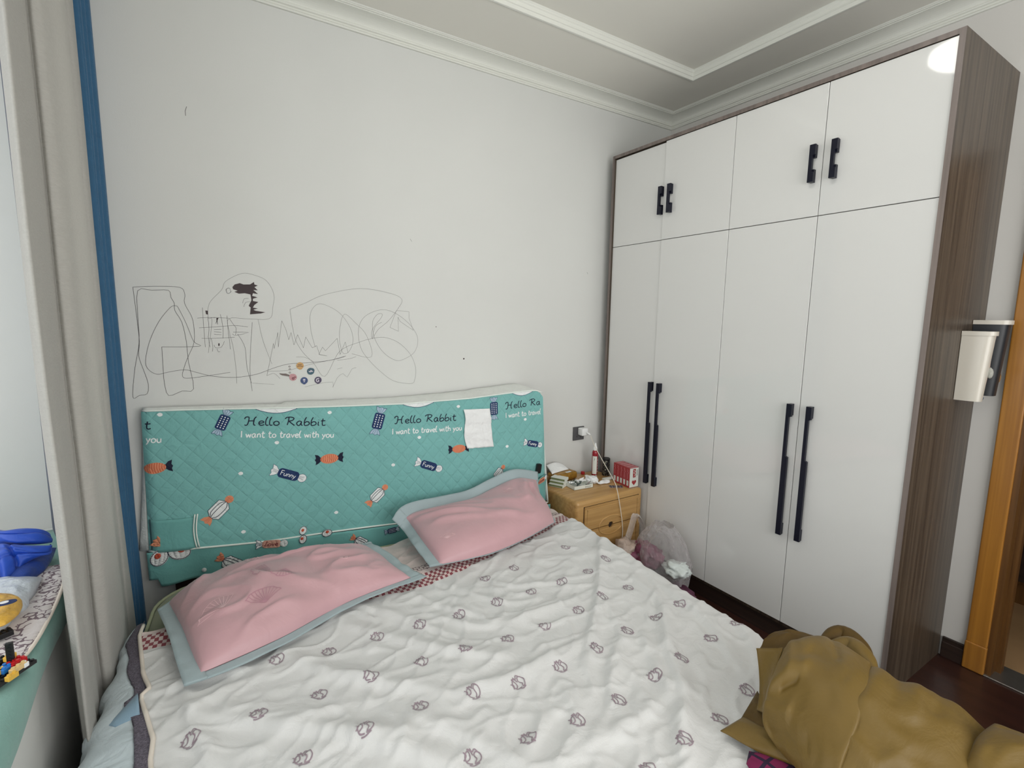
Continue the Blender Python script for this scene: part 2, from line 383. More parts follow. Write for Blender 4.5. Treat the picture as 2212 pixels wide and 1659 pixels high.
for i in range(4):
    for up in (0, 1):
        dx = .010 if i == 0 else .004
        z0, z1 = (ZS+.0015, ZD-(.004 if i == 0 else 0)) if up else (ZB, ZS-.0015)
        mb = MB(); mb.box(WX+dx, WX+.024, Y[i+1]+.0014, Y[i]-.0014, z0, z1, bev=.0012)
        dd = mb.build('door', M_gloss, wr)
        y, s = hy[i]
        if up: h = handle(2.008, 2.153, 2.045, 2.115, y, s, WX+dx)
        else: h = handle(.512, 1.099, .865, 1.045, y, s, WX+dx)
        h.build('handle', M_handle, dd)

# ================================================================ surface printing helpers
class Deco:            # flat prints laid on a surface S(p,q,lift)
    def __init__(s, mb, S, uvf=None, maxe=.02): s.mb = mb; s.S = S; s.uvf = uvf or (lambda p, q: (p, q)); s.maxe = maxe
    def tri(s, a, b, c, lift, m, dep=0):
        L = [math.dist(a, b), math.dist(b, c), math.dist(c, a)]; k = max(range(3), key=lambda i: L[i])
        if L[k] > s.maxe and dep < 12:
            P = [a, b, c]; i, j, l = k, (k+1) % 3, (k+2) % 3
            mid = ((P[i][0]+P[j][0])/2, (P[i][1]+P[j][1])/2)
            s.tri(P[i], mid, P[l], lift, m, dep+1); s.tri(mid, P[j], P[l], lift, m, dep+1); return
        i = len(s.mb.v)
        for p in (a, b, c): s.mb.vert(s.S(p[0], p[1], lift))
        s.mb.face((i, i+1, i+2), m, [s.uvf(*p) for p in (a, b, c)])
    def poly(s, P, m, lift=.001):
        P = [(float(p[0]), float(p[1])) for p in P]
        for t in tessellate_polygon([[Vector((p[0], p[1], 0)) for p in P]]): s.tri(P[t[0]], P[t[1]], P[t[2]], lift, m)
    def line(s, P, w, m, lift=.001, smooth=0, closed=False):
        if smooth: P = cr(P, smooth, closed)
        if closed: P = list(P)+[P[0]]
        P = [np.array(p[:2], float) for p in P]; Q = [P[0]]
        for a, b in zip(P, P[1:]):
            n = max(1, int(math.dist(a, b)/s.maxe))
            d_ = math.dist(a, b)
            if n < 2 and d_ > w*1.6 and not smooth: Q += [a+(b-a)*(w*.35/d_), b-(b-a)*(w*.35/d_), b]; continue
            for k in range(1, n+1): Q.append(a+(b-a)*k/n)
        L, R = [], []
        for i, p in enumerate(Q):
            d = Q[min(i+1, len(Q)-1)]-Q[max(i-1, 0)]; d = d/(np.linalg.norm(d)+1e-9); n = np.array([-d[1], d[0]])*w/2
            L.append(p+n); R.append(p-n)
        i0 = len(s.mb.v)
        for a, b in zip(L, R): s.mb.vert(s.S(a[0], a[1], lift)); s.mb.vert(s.S(b[0], b[1], lift))
        for i in range(len(Q)-1):
            s.mb.face((i0+2*i, i0+2*i+1, i0+2*i+3, i0+2*i+2), m, [s.uvf(*q) for q in (L[i], R[i], R[i+1], L[i+1])])
G = {
 'H': ([[(.0, .72), (.04, .9), (.16, .98), (.28, .9), (.27, .5), (.2, .12), (.1, 0), (0, .06)], [(.78, 1), (.66, .8), (.6, .4), (.62, .08), (.72, 0)], [(.22, .48), (.45, .52), (.66, .5)]], .92),
 'R': ([[(.25, .95), (.22, .5), (.14, .05)], [(-.02, .78), (.1, .95), (.4, 1), (.6, .86), (.5, .62), (.22, .5)], [(.26, .5), (.45, .25), (.66, 0)]], .78),
 'e': ([[(.04, .25), (.3, .3), (.36, .42), (.22, .52), (.06, .4), (.05, .15), (.2, 0), (.4, .1)]], .47),
 'l': ([[(.16, 1), (.04, .6), (.03, .15), (.12, 0), (.22, .06)]], .27),
 'o': ([[(.22, .5), (.05, .36), (.06, .1), (.22, 0), (.4, .14), (.38, .4), (.22, .5)]], .52),
 'a': ([[(.38, .46), (.2, .52), (.04, .3), (.1, .03), (.24, .02), (.37, .4)], [(.38, .48), (.36, .12), (.46, 0)]], .54),
 'b': ([[(.18, 1), (.06, .6), (.05, .08), (.2, 0), (.4, .16), (.36, .42), (.2, .46), (.07, .3)]], .5),
 'i': ([[(.08, .48), (.06, .1), (.14, 0)], [(.1, .66), (.12, .7)]], .25),
 't': ([[(.16, .85), (.12, .4), (.14, .06), (.26, 0), (.36, .08)], [(0, .55), (.34, .6)]], .4),
 'I': ([[(.06, .9), (.06, 0)]], .2),
 'w': ([[(.0, .5), (.12, 0), (.26, .42), (.4, 0), (.52, .5)]], .6),
 'n': ([[(.05, .5), (.05, 0)], [(.05, .3), (.18, .5), (.34, .42), (.36, 0)]], .48),
 'r': ([[(.05, .5), (.05, 0)], [(.05, .3), (.16, .48), (.28, .48)]], .32),
 'v': ([[(0, .5), (.16, 0), (.34, .5)]], .42),
 'h': ([[(.05, .9), (.05, 0)], [(.05, .3), (.18, .5), (.34, .42), (.36, 0)]], .48),
 'y': ([[(.0, .5), (.18, .05)], [(.36, .5), (.18, .0), (.02, -.28)]], .44),
 'u': ([[(.04, .5), (.05, .12), (.18, 0), (.34, .12)], [(.36, .5), (.36, 0)]], .48),
 'F': ([[(.06, 0), (.06, .9), (.46, .9)], [(.06, .5), (.38, .5)]], .52),
 'L': ([[(.3, .9), (.36, 1), (.25, .95), (.14, .3), (.02, .04), (.2, .04), (.44, .1)]], .46),
 'S': ([[(.4, .8), (.2, .95), (.05, .75), (.3, .45), (.38, .2), (.2, 0), (.02, .14)]], .5), ' ': ([], .32)}
def text(dc, st, p0, p1, h, w, m, lift=.001, slant=0., clip=None):   # between two baseline points
    tw = sum(G[c][1] for c in st); p0 = np.array(p0); p1 = np.array(p1); L = np.linalg.norm(p1-p0); dx = (p1-p0)/L; dy = np.array([-dx[1], dx[0]])
    k = L/tw; x = 0
    for c in st:
        for ln in G[c][0]:
            P = [p0+dx*(x+a+slant*b)*k+dy*b*h for a, b in (cr(ln, 5) if c not in 'IwvF' else ln)]
            if clip: P = [q for q in P if clip(q)]
            if len(P) > 1: dc.line(P, w, m, lift)
        x += G[c][1]

# ================================================================ HEADBOARD COVER
zt_s = ([-.02, 0, .12, .47, .73, 1.0, 1.34, 1.65, 1.72, 1.76, 1.84], [1.058, 1.074, 1.070, 1.054, 1.044, 1.036, 1.042, 1.062, 1.062, 1.047, 1.03])
zb_s = ([-.02, .15, .4, .97, 1.3, 1.84], [.515, .503, .478, .452, .435, .415])
def hb_y(s, z, lift=0.):
    b = .010*math.sin(s*5.2+.6)*max(0, 1-(z-.45)/.7)+.006*nz(s*2.3, z*3, 3)
    e = min(1, max(0, s+.01)/.03, max(0, 1.80-s)/.04); 
    return .012+b+.018*(math.sin(min(1, e)*math.pi/2)-1)+lift
def hbS(s, z, lift=0.): 
    p = B(s, hb_y(s, z, lift), z); return p
M_teal = quilted('teal_quilted_cotton', (122, 182, 179)); M_tealp = fabric('teal_cotton', (112, 174, 170), .75, wr=.5, ws=14)
def qn(n, c): return quilted(n, c)
M_hbw = qn('white_print', (236, 240, 240)); M_hbn = qn('navy_print_quilted', (24, 50, 96)); M_hbi = qn('ink_print_quilted', (20, 26, 52))
M_hbo = qn('orange_print', (226, 148, 112)); M_hbr = qn('rust_print', (204, 92, 62)); M_hbp = qn('pale_blue_print', (172, 196, 214)); M_hbpk = qn('peach_print', (222, 170, 150)); M_hbd = qn('crimson_print', (110, 24, 44))
MH = [M_teal, M_hbw, M_hbn, M_hbi, M_hbo, M_hbr, M_hbp, M_hbpk, M_hbd]
TE, WH, NV, IK, OR, RU, PB, PE, CR_ = range(9)
cov = thing('headboard_cover', tuple(B(.9, .01, .4)), 'teal quilted headboard cover printed with wrapped sweets', 'cover')
mb = MB(); NS, NZ_ = 150, 60; P = []; UV = []
for i in range(NS+1):
    s0 = i/NS; r = []; u = []
    for j in range(NZ_+1):
        k = j/NZ_
        zt, zb = interp(-.005+s0*1.765, *zt_s), interp(s0*1.81, *zb_s); z = zb+(zt-zb)*k
        s = -.015+.012*k+s0*((1.824-.062*k)+.003)
        if k > .965 and s0 > .975: s -= (k-.965)*.5*(s0-.975)/.025
        if k > .985: z -= 0
        r.append(hbS(s, z)); u.append((s, z))
    P.append(r); UV.append(u)
mb.grid(P, TE, UV)
dc = Deco(mb, hbS)
def H(u, v):      # a spot on the cover, in cover coordinates
    w = hb_at(u, v, .015); return float((w-BO)@BX), float(w[2])
def xf(c, ang, sx, sy=None):
    sy = sy or sx; ca, sa = math.cos(ang), math.sin(ang)
    return lambda P: [(c[0]+ca*a*sx-sa*b*sy, c[1]+sa*a*sx+ca*b*sy) for a, b in P]
def ell(a, b, n=24, cx=0, cy=0): return [(cx+a*math.cos(2*math.pi*k/n), cy+b*math.sin(2*math.pi*k/n)) for k in range(n)]
def pill(a, b, r=.25, n=6):
    P = []
    for cx, cy, a0 in ((a-r, b-r, 0), (-a+r, b-r, 90), (-a+r, -b+r, 180), (a-r, -b+r, 270)):
        for k in range(n+1): t = math.radians(a0+90*k/n); P.append((cx+r*math.cos(t), cy+r*math.sin(t)))
    return P
def fan(sg, x0=.5, L=.5, w=.42): return [(sg*x0, .07), (sg*(x0+L*.5), w*.75), (sg*(x0+L), w*.9), (sg*(x0+L*.86), w*.3), (sg*(x0+L*1.03), 0), (sg*(x0+L*.85), -w*.35), (sg*(x0+L*.95), -w*.85), (sg*(x0+L*.45), -w*.6), (sg*x0, -.07)]
def rnd(sg, x0=.5, r=.24): return [(sg*x0, .05)]+[(sg*(x0+r*1.05+r*math.cos(t)), r*math.sin(t)) for t in [math.radians(150-k*300/12) for k in range(13)]]+[(sg*x0, -.05)]
def crinkle(dc, T, sg, x0, L, w, m, wd, lift):
    for q in (.5, .1, -.35): dc.line(T([(sg*(x0+.02), q*.12), (sg*(x0+L*.5), q*w*.7), (sg*(x0+L*.85), q*w)]), wd, m, lift)
def sweetA(dc, c, ang, L=.05):     # navy dotted body, pale ends
    T = xf(c, ang, L)
    for sg in (1, -1): dc.poly(T(fan(sg)), PB, .0010); dc.line(T(fan(sg)), .0014, NV, .0014, closed=True); crinkle(dc, T, sg, .5, .5, .42, NV, .0012, .0014)
    dc.poly(T(pill(.56, .36, .14)), NV, .0016)
    for r in (-.2, 0, .2):
        for k in range(6): dc.poly(T([(x+(-.4+k*.16), y+r) for x, y in ell(.05, .045, 6)]), WH, .0020)
def sweetB(dc, c, ang, L=.05, cut=0):     # orange stripes, black tails
    T = xf(c, ang, L)
    for sg in (1, -1):
        if cut and sg < 0: continue
        dc.poly(T(fan(sg, .5, .42, .42)), IK, .0010)
    dc.poly(T(ell(.58, .34)), OR, .0014)
    for k in range(-4, 5):
        x = k*.125; h = .32*math.sqrt(max(.05, 1-(x/.58)**2)); dc.line(T([(x+.04, h), (x-.02, 0), (x+.04, -h)]), .0024, RU, .0018, 3)
def sweetC(dc, c, ang, L=.05, word='Funny', fill=NV, ink=WH, full=True):
    T = xf(c, ang, L)
    for sg in (1, -1): dc.poly(T(rnd(sg) if sg > 0 else fan(-1, .52, .42, .38)), WH, .0010); dc.line(T(rnd(sg) if sg > 0 else fan(-1, .52, .42, .38)), .0013, NV, .0013, closed=True); crinkle(dc, T, sg, .52, .4, .2, NV, .0011, .0014)
    dc.poly(T(pill(.56, .27, .2)), fill, .0016)
    a, b = T([(-.42, -.12), (.42, -.12)]); text(dc, word, a, b, L*.3, .0024, ink, .0021)
def sweetD(dc, c, ang, L=.05, cut=1):
    T = xf(c, ang, L)
    dc.poly(T(rnd(1, .52, .22)), OR, .0010); dc.poly(T(fan(-1, .52, .45, .36)), OR, .0010)
    crinkle(dc, T, 1, .55, .4, .2, RU, .0010, .0014); crinkle(dc, T, -1, .55, .4, .2, RU, .0010, .0014)
    hx = [(.55, .12), (.42, .38), (-.35, .38), (-.55, .12), (-.55, -.12), (-.42, -.38), (.35, -.38), (.55, -.12)]
    dc.poly(T(hx), WH, .0016); dc.line(T(hx), .0018, IK, .0020, closed=True)
    for y in (.2, .06, -.2): dc.line(T([(-.53, y*.3), (-.3, y*1.1), (.3, y*1.1), (.53, y*.3)]), .0024, IK, .0020, 3)
def ang_of(a, b): a = H(*a); b = H(*b); return math.atan2(b[1]-a[1], b[0]-a[0])
def ends(fn, a, b, **k):
    a, b = H(*a), H(*b); fn(dc, ((a[0]+b[0])/2, (a[1]+b[1])/2), math.atan2(b[1]-a[1], b[0]-a[0]), math.dist(a, b)/2, **k)
ends(sweetA, (468, 940), (494, 886)); ends(sweetA, (810, 940), (826, 880)); ends(sweetA, (1068, 907), (1067, 858))
ends(sweetB, (290, 1018), (377, 1005), cut=1); ends(sweetB, (678, 995), (745, 988)); ends(sweetB, (966, 972), (1015, 966))
ends(sweetC, (583, 1014), (662, 1036)); ends(sweetC, (896, 997), (955, 1014)); ends(sweetC, (1130, 955), (1172, 962))
ends(sweetD, (442, 1130), (503, 1070)); ends(sweetD, (794, 1094), (838, 1048)); ends(sweetD, (1062, 1040), (1090, 1004))
inb = lambda q: 0.004 < q[0] < 1.752
text(dc, 'Hello Rabbit', H(528, 919), H(704, 919), .036, .0042, IK); text(dc, 'I want to travel with you', H(520, 945), H(722, 945), .030, .0042, WH)
text(dc, 'Hello Rabbit', H(853, 916), H(986, 908), .036, .0042, IK); text(dc, 'I want to travel with you', H(848, 939), H(998, 929), .030, .0042, WH)
a, b = H(1093, 884), H(1198, 870); text(dc, 'Hello Rabbit', a, b, .036, .0040, IK, clip=inb); a, b = H(1093, 903), H(1212, 889); text(dc, 'I want to travel with you', a, b, .030, .0040, WH, clip=inb)
text(dc, 't', H(312, 927), H(327, 927), .034, .0042, IK); text(dc, 'you', H(315, 956), H(350, 956), .032, .0042, WH)
for q in ((345, 896), (598, 956), (712, 891), (520, 1022), (727, 1109), (526, 1148), (850, 1005), (906, 945), (990, 878), (1095, 964), (1135, 906)):
    c = H(*q); dc.poly([(c[0]+.0085*math.cos(t*math.pi/7)*(1+.15*math.sin(t*2.1)), c[1]+.0075*math.sin(t*math.pi/7)) for t in range(14)], WH, .001)
for a, b, zz in (((552, 0), (642, 0), 0), ((871, 0), (938, 0), 0), ((1107, 0), (1150, 0), 0)):      # white clouds cut by the top edge
    s0, s1 = H(a[0], 880)[0], H(b[0], 880)[0]; n = 14; z0 = .006
    top = [(s0+(s1-s0)*k/n, interp(s0+(s1-s0)*k/n, *zt_s)-.001) for k in range(n+1)]
    bot = [(s0+(s1-s0)*k/n, interp(s0+(s1-s0)*k/n, *zt_s)-.003-.018*math.sin(math.pi*k/n)) for k in range(n, -1, -1)]
    dc.poly(top[:]+bot[1:-1], WH, .0012)
    dc.line(bot, .002, NV, .0016)
# sweets overlapping the lower seam
def lolly(c, L, ang, half=False):
    T = xf(c, ang, L); dc.poly(T(ell(1, .8)), WH, .0024); dc.line(T(ell(.95, .72)), .0018, IK, .0028, closed=True); dc.poly(T(ell(.36, .3, 10, .05, .1)), RU, .0029)
lolly(H(655, 1147), .020, 1.2)
qf = mb.build('quilted_front', MH, cov, True, fix=False)
# white top band lying back to the wall, piping along the edges
M_cream = fabric('white_cotton', (226, 230, 226), .8, wr=.6, ws=30); M_pipe = mat('white_piping', (232, 240, 234), .7)
mb = MB(); P = []
for i in range(91):
    s = i/90*1.755; r = []
    w0 = hbS(s, interp(s, *zt_s)); yback = -.012
    for j in range(9):
        k = j/8; p = w0*(1-k)+np.array([w0[0]+.004*k, yback, w0[2]+.003+(.010 if s > .5 else 0)*k])*k
        p = p+np.array([0, 0, .007*math.sin(math.pi*k)+.004*k*nz(s*14, j*.4, 1)]); r.append(p)
    P.append(r)
mb.grid(P); solidify(mb.build('top_band', M_cream, cov, True, fix=False), .002)
mb = MB(); mb.tube([hbS(i/120*1.757, interp(i/120*1.757, *zt_s)+.001, .001) for i in range(121)], .0032, 6)
e = [(1.757+.066*k, interp(1.757+.02*k, *zt_s)*(1-k)+.42*k) for k in [i/30 for i in range(31)]]
mb.tube([B(s, -.005, z) for s, z in e], .003, 6)
mb.tube([B(-.002-.013*k, -.012, 1.07-.555*k) for k in [i/30 for i in range(31)]], .0028, 6); mb.build('edge_piping', M_pipe, cov, True)
mb = MB(); mb.tube([hbS(-.015+i/100*1.84, interp(-.015+i/100*1.84, *zb_s), .003) for i in range(101)], .0042, 6); mb.build('lower_piping', M_pipe, cov, True)
# side of the cover, loose white cloth
mb = MB(); P = []
for i in range(12):
    k = i/11; P.append([B(-.004-.012*k-.034*math.sin(math.pi*j/8/1.3)*(k**1.5), -.010-.03*j/8, 1.06-.55*k) for j in range(9)])
mb.grid(P); solidify(mb.build('side_band', M_cream, cov, True, fix=False), .002)
mb = MB(); P = []
for i in range(12):
    k = i/11; P.append([B(1.757+.064*k-.002*j, -.006-.045*j/8*(1.2-.2*k), 1.045-.62*k) for j in range(9)])
mb.grid(P); solidify(mb.build('side_band', M_cream, cov, True, fix=False), .002)
# pleated valance below the seam
MV = [M_tealp]+[fabric('valance_'+n, c, .75, wr=.5, ws=14) for n, c in (('white', (234, 236, 236)), ('navy', (24, 44, 88)), ('ink', (26, 30, 56)), ('orange', (216, 142, 108)), ('rust', (200, 84, 60)), ('pale', (178, 198, 212)), ('peach', (218, 164, 146)), ('crimson', (116, 24, 44)))]
def vy(s, k): return .014+.011*k*math.sin(s*27+1.2*math.sin(s*6))+.012*k*nz(s*6, k, 5)+.004
def vS(s, z, lift=0.):
    zb = interp(s, *zb_s); k = max(0, min(1, (zb-z)/.14)); return B(s, vy(s, k)+lift*1.5+(.004 if lift > 0 else 0), z)
mb = MB(); P = []; UV = []
for i in range(181):
    s = -.02+i/180*1.845; zb = interp(s, *zb_s)-.001; zl = zb-.145+.012*math.sin(s*9)+(.03 if s < .02 else 0)
    P.append([vS(s, zb+(zl-zb)*j/12) for j in range(13)]); UV.append([(s, j/12) for j in range(13)])
mb.grid(P, 0, UV); dcv = Deco(mb, vS); dc_keep = dc; dc = dcv
def lolly2(c, L, ang):
    T = xf(c, ang, L); dc.poly(T(ell(1, .8)), WH, .0014); dc.line(T(ell(.95, .72)), .0022, IK, .0019, closed=True); dc.poly(T(ell(.34, .3, 10, .1, .25)), RU, .0020)
lolly2(H(345, 1203), .036, .9); lolly2(H(388, 1190), .040, -.3); lolly2(H(654, 1163), .020, 1.2); lolly2(H(706, 1150), .022, .2)
T = xf(H(357, 1175), 2.5, .05); dc.poly(T(fan(1, .0, .9, .5)), OR, .002)
ends(sweetC, (550, 1176), (622, 1171), word='Love', fill=PE, ink=CR_)
ends(sweetD, (468, 1200), (535, 1228)); ends(sweetD, (757, 1158), (800, 1178)); ends(sweetA, (830, 1150), (862, 1140))
c = H(441, 1231); dc.poly([(c[0]+a, c[1]+b) for a, b in ell(.009, .009, 12)], WH, .0012)
solidify(mb.build('valance', MV, cov, True, fix=False), .0015)
dc = dc_keep
# storage pockets
mb = MB(); P = []; UV = []
for i in range(19):
    s = -.006+i/18*.158; P.append([hbS(s, .512-.02*i/18*.5+(.132)*j/10, .004+.006*math.sin(math.pi*i/18)) for j in range(11)]); UV.append([(9, 9)]*11)
mb.grid(P); pk = mb.build('pocket', M_tealp, cov, True, fix=False); solidify(pk, .002)
mb = MB()
for dx in (0, .009): mb.tube([hbS(.149+dx-.008*math.sin(k*.3), .648-.14*k/10, .010) for k in range(11)], .0028, 6)
mb.build('piping', M_pipe, pk, True)
def pS(s, z, lift=0.): return hbS(s, z, .006+lift)
mb = MB(); P = []; UV = []
for i in range(19):
    s = 1.60+i/18*.205; zz = .585-.035*math.sin(math.pi*min(1, i/14))*.6
    P.append([hbS(s+.004*j/10, zz-(zz-.425)*j/10, .006+.020*math.sin(math.pi*i/18)*(1-j/10)+.01*nz(i*.3, j*.3)) for j in range(11)]); UV.append([(s, j) for j in range(11)])
mb.grid(P, 0, UV); dc = Deco(mb, lambda p, q, l: hbS(p, q, .022+l)); ends(sweetC, (1150, 1045), (1182, 1028), word='Love', fill=OR, ink=CR_)
solidify(mb.build('pocket', MV, cov, True, fix=False), .0015)
dc = dc_keep
# remote in the right pocket
mb = MB(); w = H(1162, 1011); T = xf(w, 1.45, .022)
mb.prism(T(pill(1.2, .62, .3)), lambda p, q, h: hbS(p, q, .006+h), .014); tag(mb.build('remote_control', M_black), 'black remote control sticking out of the headboard cover pocket', 'remote control')
# white paper cloth stuck on the headboard
mb = MB(); A = [H(1000, 884), H(1057, 882), H(1065, 964), H(1006, 968)]; P = []
for i in range(21):
    r = []
    for j in range(29):
        a, b = i/20, j/28
        p = (1-a)*(1-b)*np.array(A[0])+a*(1-b)*np.array(A[1])+a*b*np.array(A[2])+(1-a)*b*np.array(A[3])
        p = p+np.array([.006*math.sin(b*7)*(1 if a < .5 else .3), 0])
        l = .0055+.006*abs(nz(a*3+1, b*6, 2))+(.004 if b < .36 else 0)+.005*nz(a*9, b*4, 7)
        r.append(hbS(p[0], p[1], l))
    P.append(r)
mb.grid(P); tag(solidify(mb.build('paper_towel', M_paper, None, True, fix=False), .001, 1), 'white creased paper towel stuck on the teal headboard cover', 'paper')

# ================================================================ BED
bed = thing('bed', tuple(B(.9, 1.0, 0)), 'wide double bed with padded headboard set against the back wall', 'bed')
def bbox(mb, s0, s1, t0, t1, z0, z1, bev=0., m=0):
    M4 = Matrix(((BX[0], -BY[0], 0, BO[0]), (BX[1], -BY[1], 0, BO[1]), (0, 0, 1, 0), (0, 0, 0, 1)))
    mb.box(s0, s1, -t1, -t0, z0, z1, m, bev, M4)
mb = MB(); bbox(mb, .06, 1.72, -.030, -.012, .10, 1.02, .003); mb.build('headboard', M_dark, bed)
mb = MB(); bbox(mb, .045, .085, .03, 2.06, .12, .26, .01); bbox(mb, 1.74, 1.78, .03, 2.06, .12, .26, .01); bbox(mb, .045, 1.78, 2.03, 2.08, .12, .28, .01); bbox(mb, .06, 1.75, .04, 2.04, .18, .215); mb.build('bed_frame', M_dark, bed)
for s, t in ((.08, .08), (1.72, .08), (.08, 2.02), (1.72, 2.02)):
    mb = MB(); bbox(mb, s-.03, s+.03, t-.03, t+.03, 0, .13, .004); mb.build('leg', M_dark, bed)
M_sage = fabric('sage_ticking', (150, 152, 128), .8, wr=.3, ws=12)
mt = thing('mattress', tuple(B(.9, 1.1, .22)), 'sage green mattress whose piped corner shows below the headboard cover', 'mattress')
mb = MB(); P = []
def rrect(s0, s1, t0, t1, r, n=8):
    out = []
    for cs, ct, a0 in ((s1-r, t1-r, 0), (s0+r, t1-r, 90), (s0+r, t0+r, 180), (s1-r, t0+r, 270)):
        for k in range(n+1): a = math.radians(a0+90*k/n); out.append((cs+r*math.cos(a), ct+r*math.sin(a)))
    return out
for ins, z in ((.03, .222), (0, .235), (0, .32), (0, .392), (.012, .404), (.04, .412), (.3, .414)):
    P.append([B(s, t, z) for s, t in rrect(.032+ins, 1.77-ins, .12+ins, 2.04-ins, max(.02, .16-ins))])
mb.grid(P, closed_v=True); n = len(P[0]); mb.face([len(mb.v)-n+k for k in range(n)]); mb.build('mattress_body', M_sage, mt, True)
mb = MB()
for z in (.398, .236):
    rr = rrect(.030, 1.772, .118, 2.042, .16); mb.tube([B(s, t, z) for s, t in rr+[rr[0]]], .006, 6)
mb.build('mattress_piping', mat('sage_piping', (168, 170, 140), .7), mt, True)

# ---- quilt: printed white cloth spread over the mattress
ZQ = .452
def tb(s): return interp(s, [0, .3, .95, 1.1, 1.7, 1.9], [.60, .60, .60, .55, .33, .27])
creases = []
def crease(pts, amp, w, asym=0.): creases.append(([bed_at(u, v, ZQ) for u, v in pts], amp, w, asym))
crease([(1300, 1130), (1296, 1200), (1291, 1290), (1275, 1370), (1260, 1440)], .013, .020)
crease([(1290, 1275), (1210, 1305), (1150, 1325), (1090, 1352)], .010, .018)
crease([(1270, 1375), (1180, 1420), (1120, 1455), (1060, 1478), (1000, 1490)], .014, .022)
crease([(1310, 1305), (1340, 1370), (1320, 1440), (1325, 1520)], .011, .022)
crease([(1372, 1250), (1425, 1300), (1440, 1400), (1475, 1500), (1470, 1590), (1475, 1659)], .016, .026)
crease([(1425, 1260), (1480, 1300), (1540, 1360), (1590, 1440)], .011, .024)
crease([(1385, 1370), (1410, 1430), (1455, 1520), (1462, 1600)], .010, .022)
crease([(1540, 1290), (1590, 1345), (1625, 1400), (1640, 1470)], .009, .022)
crease([(900, 1315), (1000, 1345), (1100, 1340), (1200, 1300)], .008, .026)
crease([(620, 1420), (700, 1450), (820, 1475), (960, 1500)], .014, .032)
crease([(740, 1345), (850, 1375), (960, 1405), (1080, 1420)], .012, .028)
crease([(760, 1305), (860, 1330), (980, 1372)], .009, .022)
crease([(420, 1545), (560, 1560), (720, 1582), (860, 1620), (960, 1650)], .015, .034)
crease([(400, 1500), (410, 1560), (440, 1620), (450, 1659)], .013, .026)
crease([(500, 1480), (440, 1520), (380, 1540)], .010, .022)
crease([(1050, 1250), (1100, 1265), (1180, 1262), (1280, 1240)], .006, .016)
crease([(960, 1262), (1080, 1300), (1160, 1295)], .006, .018)
crease([(880, 1280), (960, 1310), (1040, 1330)], .007, .018)
crease([(1180, 1659), (1290, 1600), (1380, 1550), (1440, 1500)], .012, .030)
crease([(900, 1560), (980, 1580), (1100, 1640)], .009, .028)
crease([(620, 1659), (760, 1600), (900, 1590)], .010, .03)
crease([(330, 1500), (430, 1470), (520, 1450)], .013, .020)
crease([(1210, 1480), (1240, 1530), (1225, 1600)], .007, .02)
crease([(1130, 1640), (1180, 1560), (1230, 1520)], .006, .02)
crease([(560, 1620), (640, 1560), (740, 1530)], .008, .024)
LE = [bed_at(u, v, .455) for u, v in ((303, 1372), (308, 1420), (311, 1452), (326, 1488), (305, 1503), (318, 1542), (333, 1592), (326, 1636), (330, 1690))]
def left_edge(t): return max(.012, interp(t, [q[1] for q in LE], [q[0] for q in LE]))
seg = []
for pts, amp, w, asym in creases:
    P = cr([np.array(p) for p in pts], 5); N = len(P)
    for i in range(N-1): seg.append((P[i][0], P[i][1], P[i+1][0], P[i+1][1], amp*math.sin(math.pi*min(1, max(.08, (i+.5)/N)))**.5, w))
SEG = np.array(seg)
CS = np.array([len(cr([np.array(p) for p in c[0]], 5))-1 for c in creases]); CB = np.concatenate([[0], np.cumsum(CS)])
def quilt_z(s, t):
    a = SEG[:, 0:2]; b = SEG[:, 2:4]; ab = b-a; p = np.array([s, t])
    k = np.clip(((p-a)*ab).sum(1)/((ab**2).sum(1)+1e-9), 0, 1); dd = p-(a+ab*k[:, None]); d = np.sqrt((dd**2).sum(1))
    sd = np.sign(ab[:, 0]*(p[1]-a[:, 1])-ab[:, 1]*(p[0]-a[:, 0]))
    ww = SEG[:, 5]*np.where(sd > 0, .55, 1.25)
    h = SEG[:, 4]*np.exp(-(d/ww)**2)
    tot = 0.
    for i in range(len(creases)): tot += h[CB[i]:CB[i+1]].max()
    z = ZQ-.004+tot*1.25
    z += .010*nz(s*2.6, t*3.1, 1.7)+.005*nz(s*7+t*3, t*6-s*4, 4.1)+.0028*nz(s*16, t*19, 9)
    r = nz(s*5+1.5*nz(s*3, t*3, 2), t*9, 8); z += .008*max(0, 1-abs(r)*7)*(.5+.5*nz(s*2, t*2, 6))
    r = nz((s+t)*9, (s-t)*5, 12); z += .006*max(0, 1-abs(r)*6)
    if t < .45: z -= .030*(1-max(0, t-.1)/.35)
    return z
def quiltS(s, t, lift=0.):
    SR, TF = 1.765, 2.03
    s2, t2, dz = s, t, 0.
    if s > SR:
        k = s-SR; a = min(k/.05, math.pi/2); s2 = SR+.05*math.sin(a)+.02*max(0, k-.08)+.012*math.sin(t*22)*min(1, k/.1); dz -= .05*(1-math.cos(a))+max(0, k-.0785)
    if t > TF:
        k = t-TF; a = min(k/.05, math.pi/2); t2 = TF+.05*math.sin(a)+.014*math.sin(s*19)*min(1, k/.1); dz -= .05*(1-math.cos(a))+max(0, k-.0785)
    return B(s2, t2, max(.04, quilt_z(min(s, SR), min(t, TF))+dz+lift))
M_quilt = mat('printed_quilt_cotton', (214, 214, 213), .9, spec=.2, sheen=.2); nt = M_quilt.node_tree; b = nt.nodes['Principled BSDF']
uv = nt.nodes.new('ShaderNodeUVMap'); uv.uv_map = 'UVMap'; sp = nt.nodes.new('ShaderNodeSeparateXYZ'); nt.links.new(uv.outputs[0], sp.inputs[0])
U_, V_ = sp.outputs[0], sp.outputs[1]
def band(x, lo, hi): return mth(nt, 'MULTIPLY', mth(nt, 'GREATER_THAN', x, lo), mth(nt, 'LESS_THAN', x, hi))
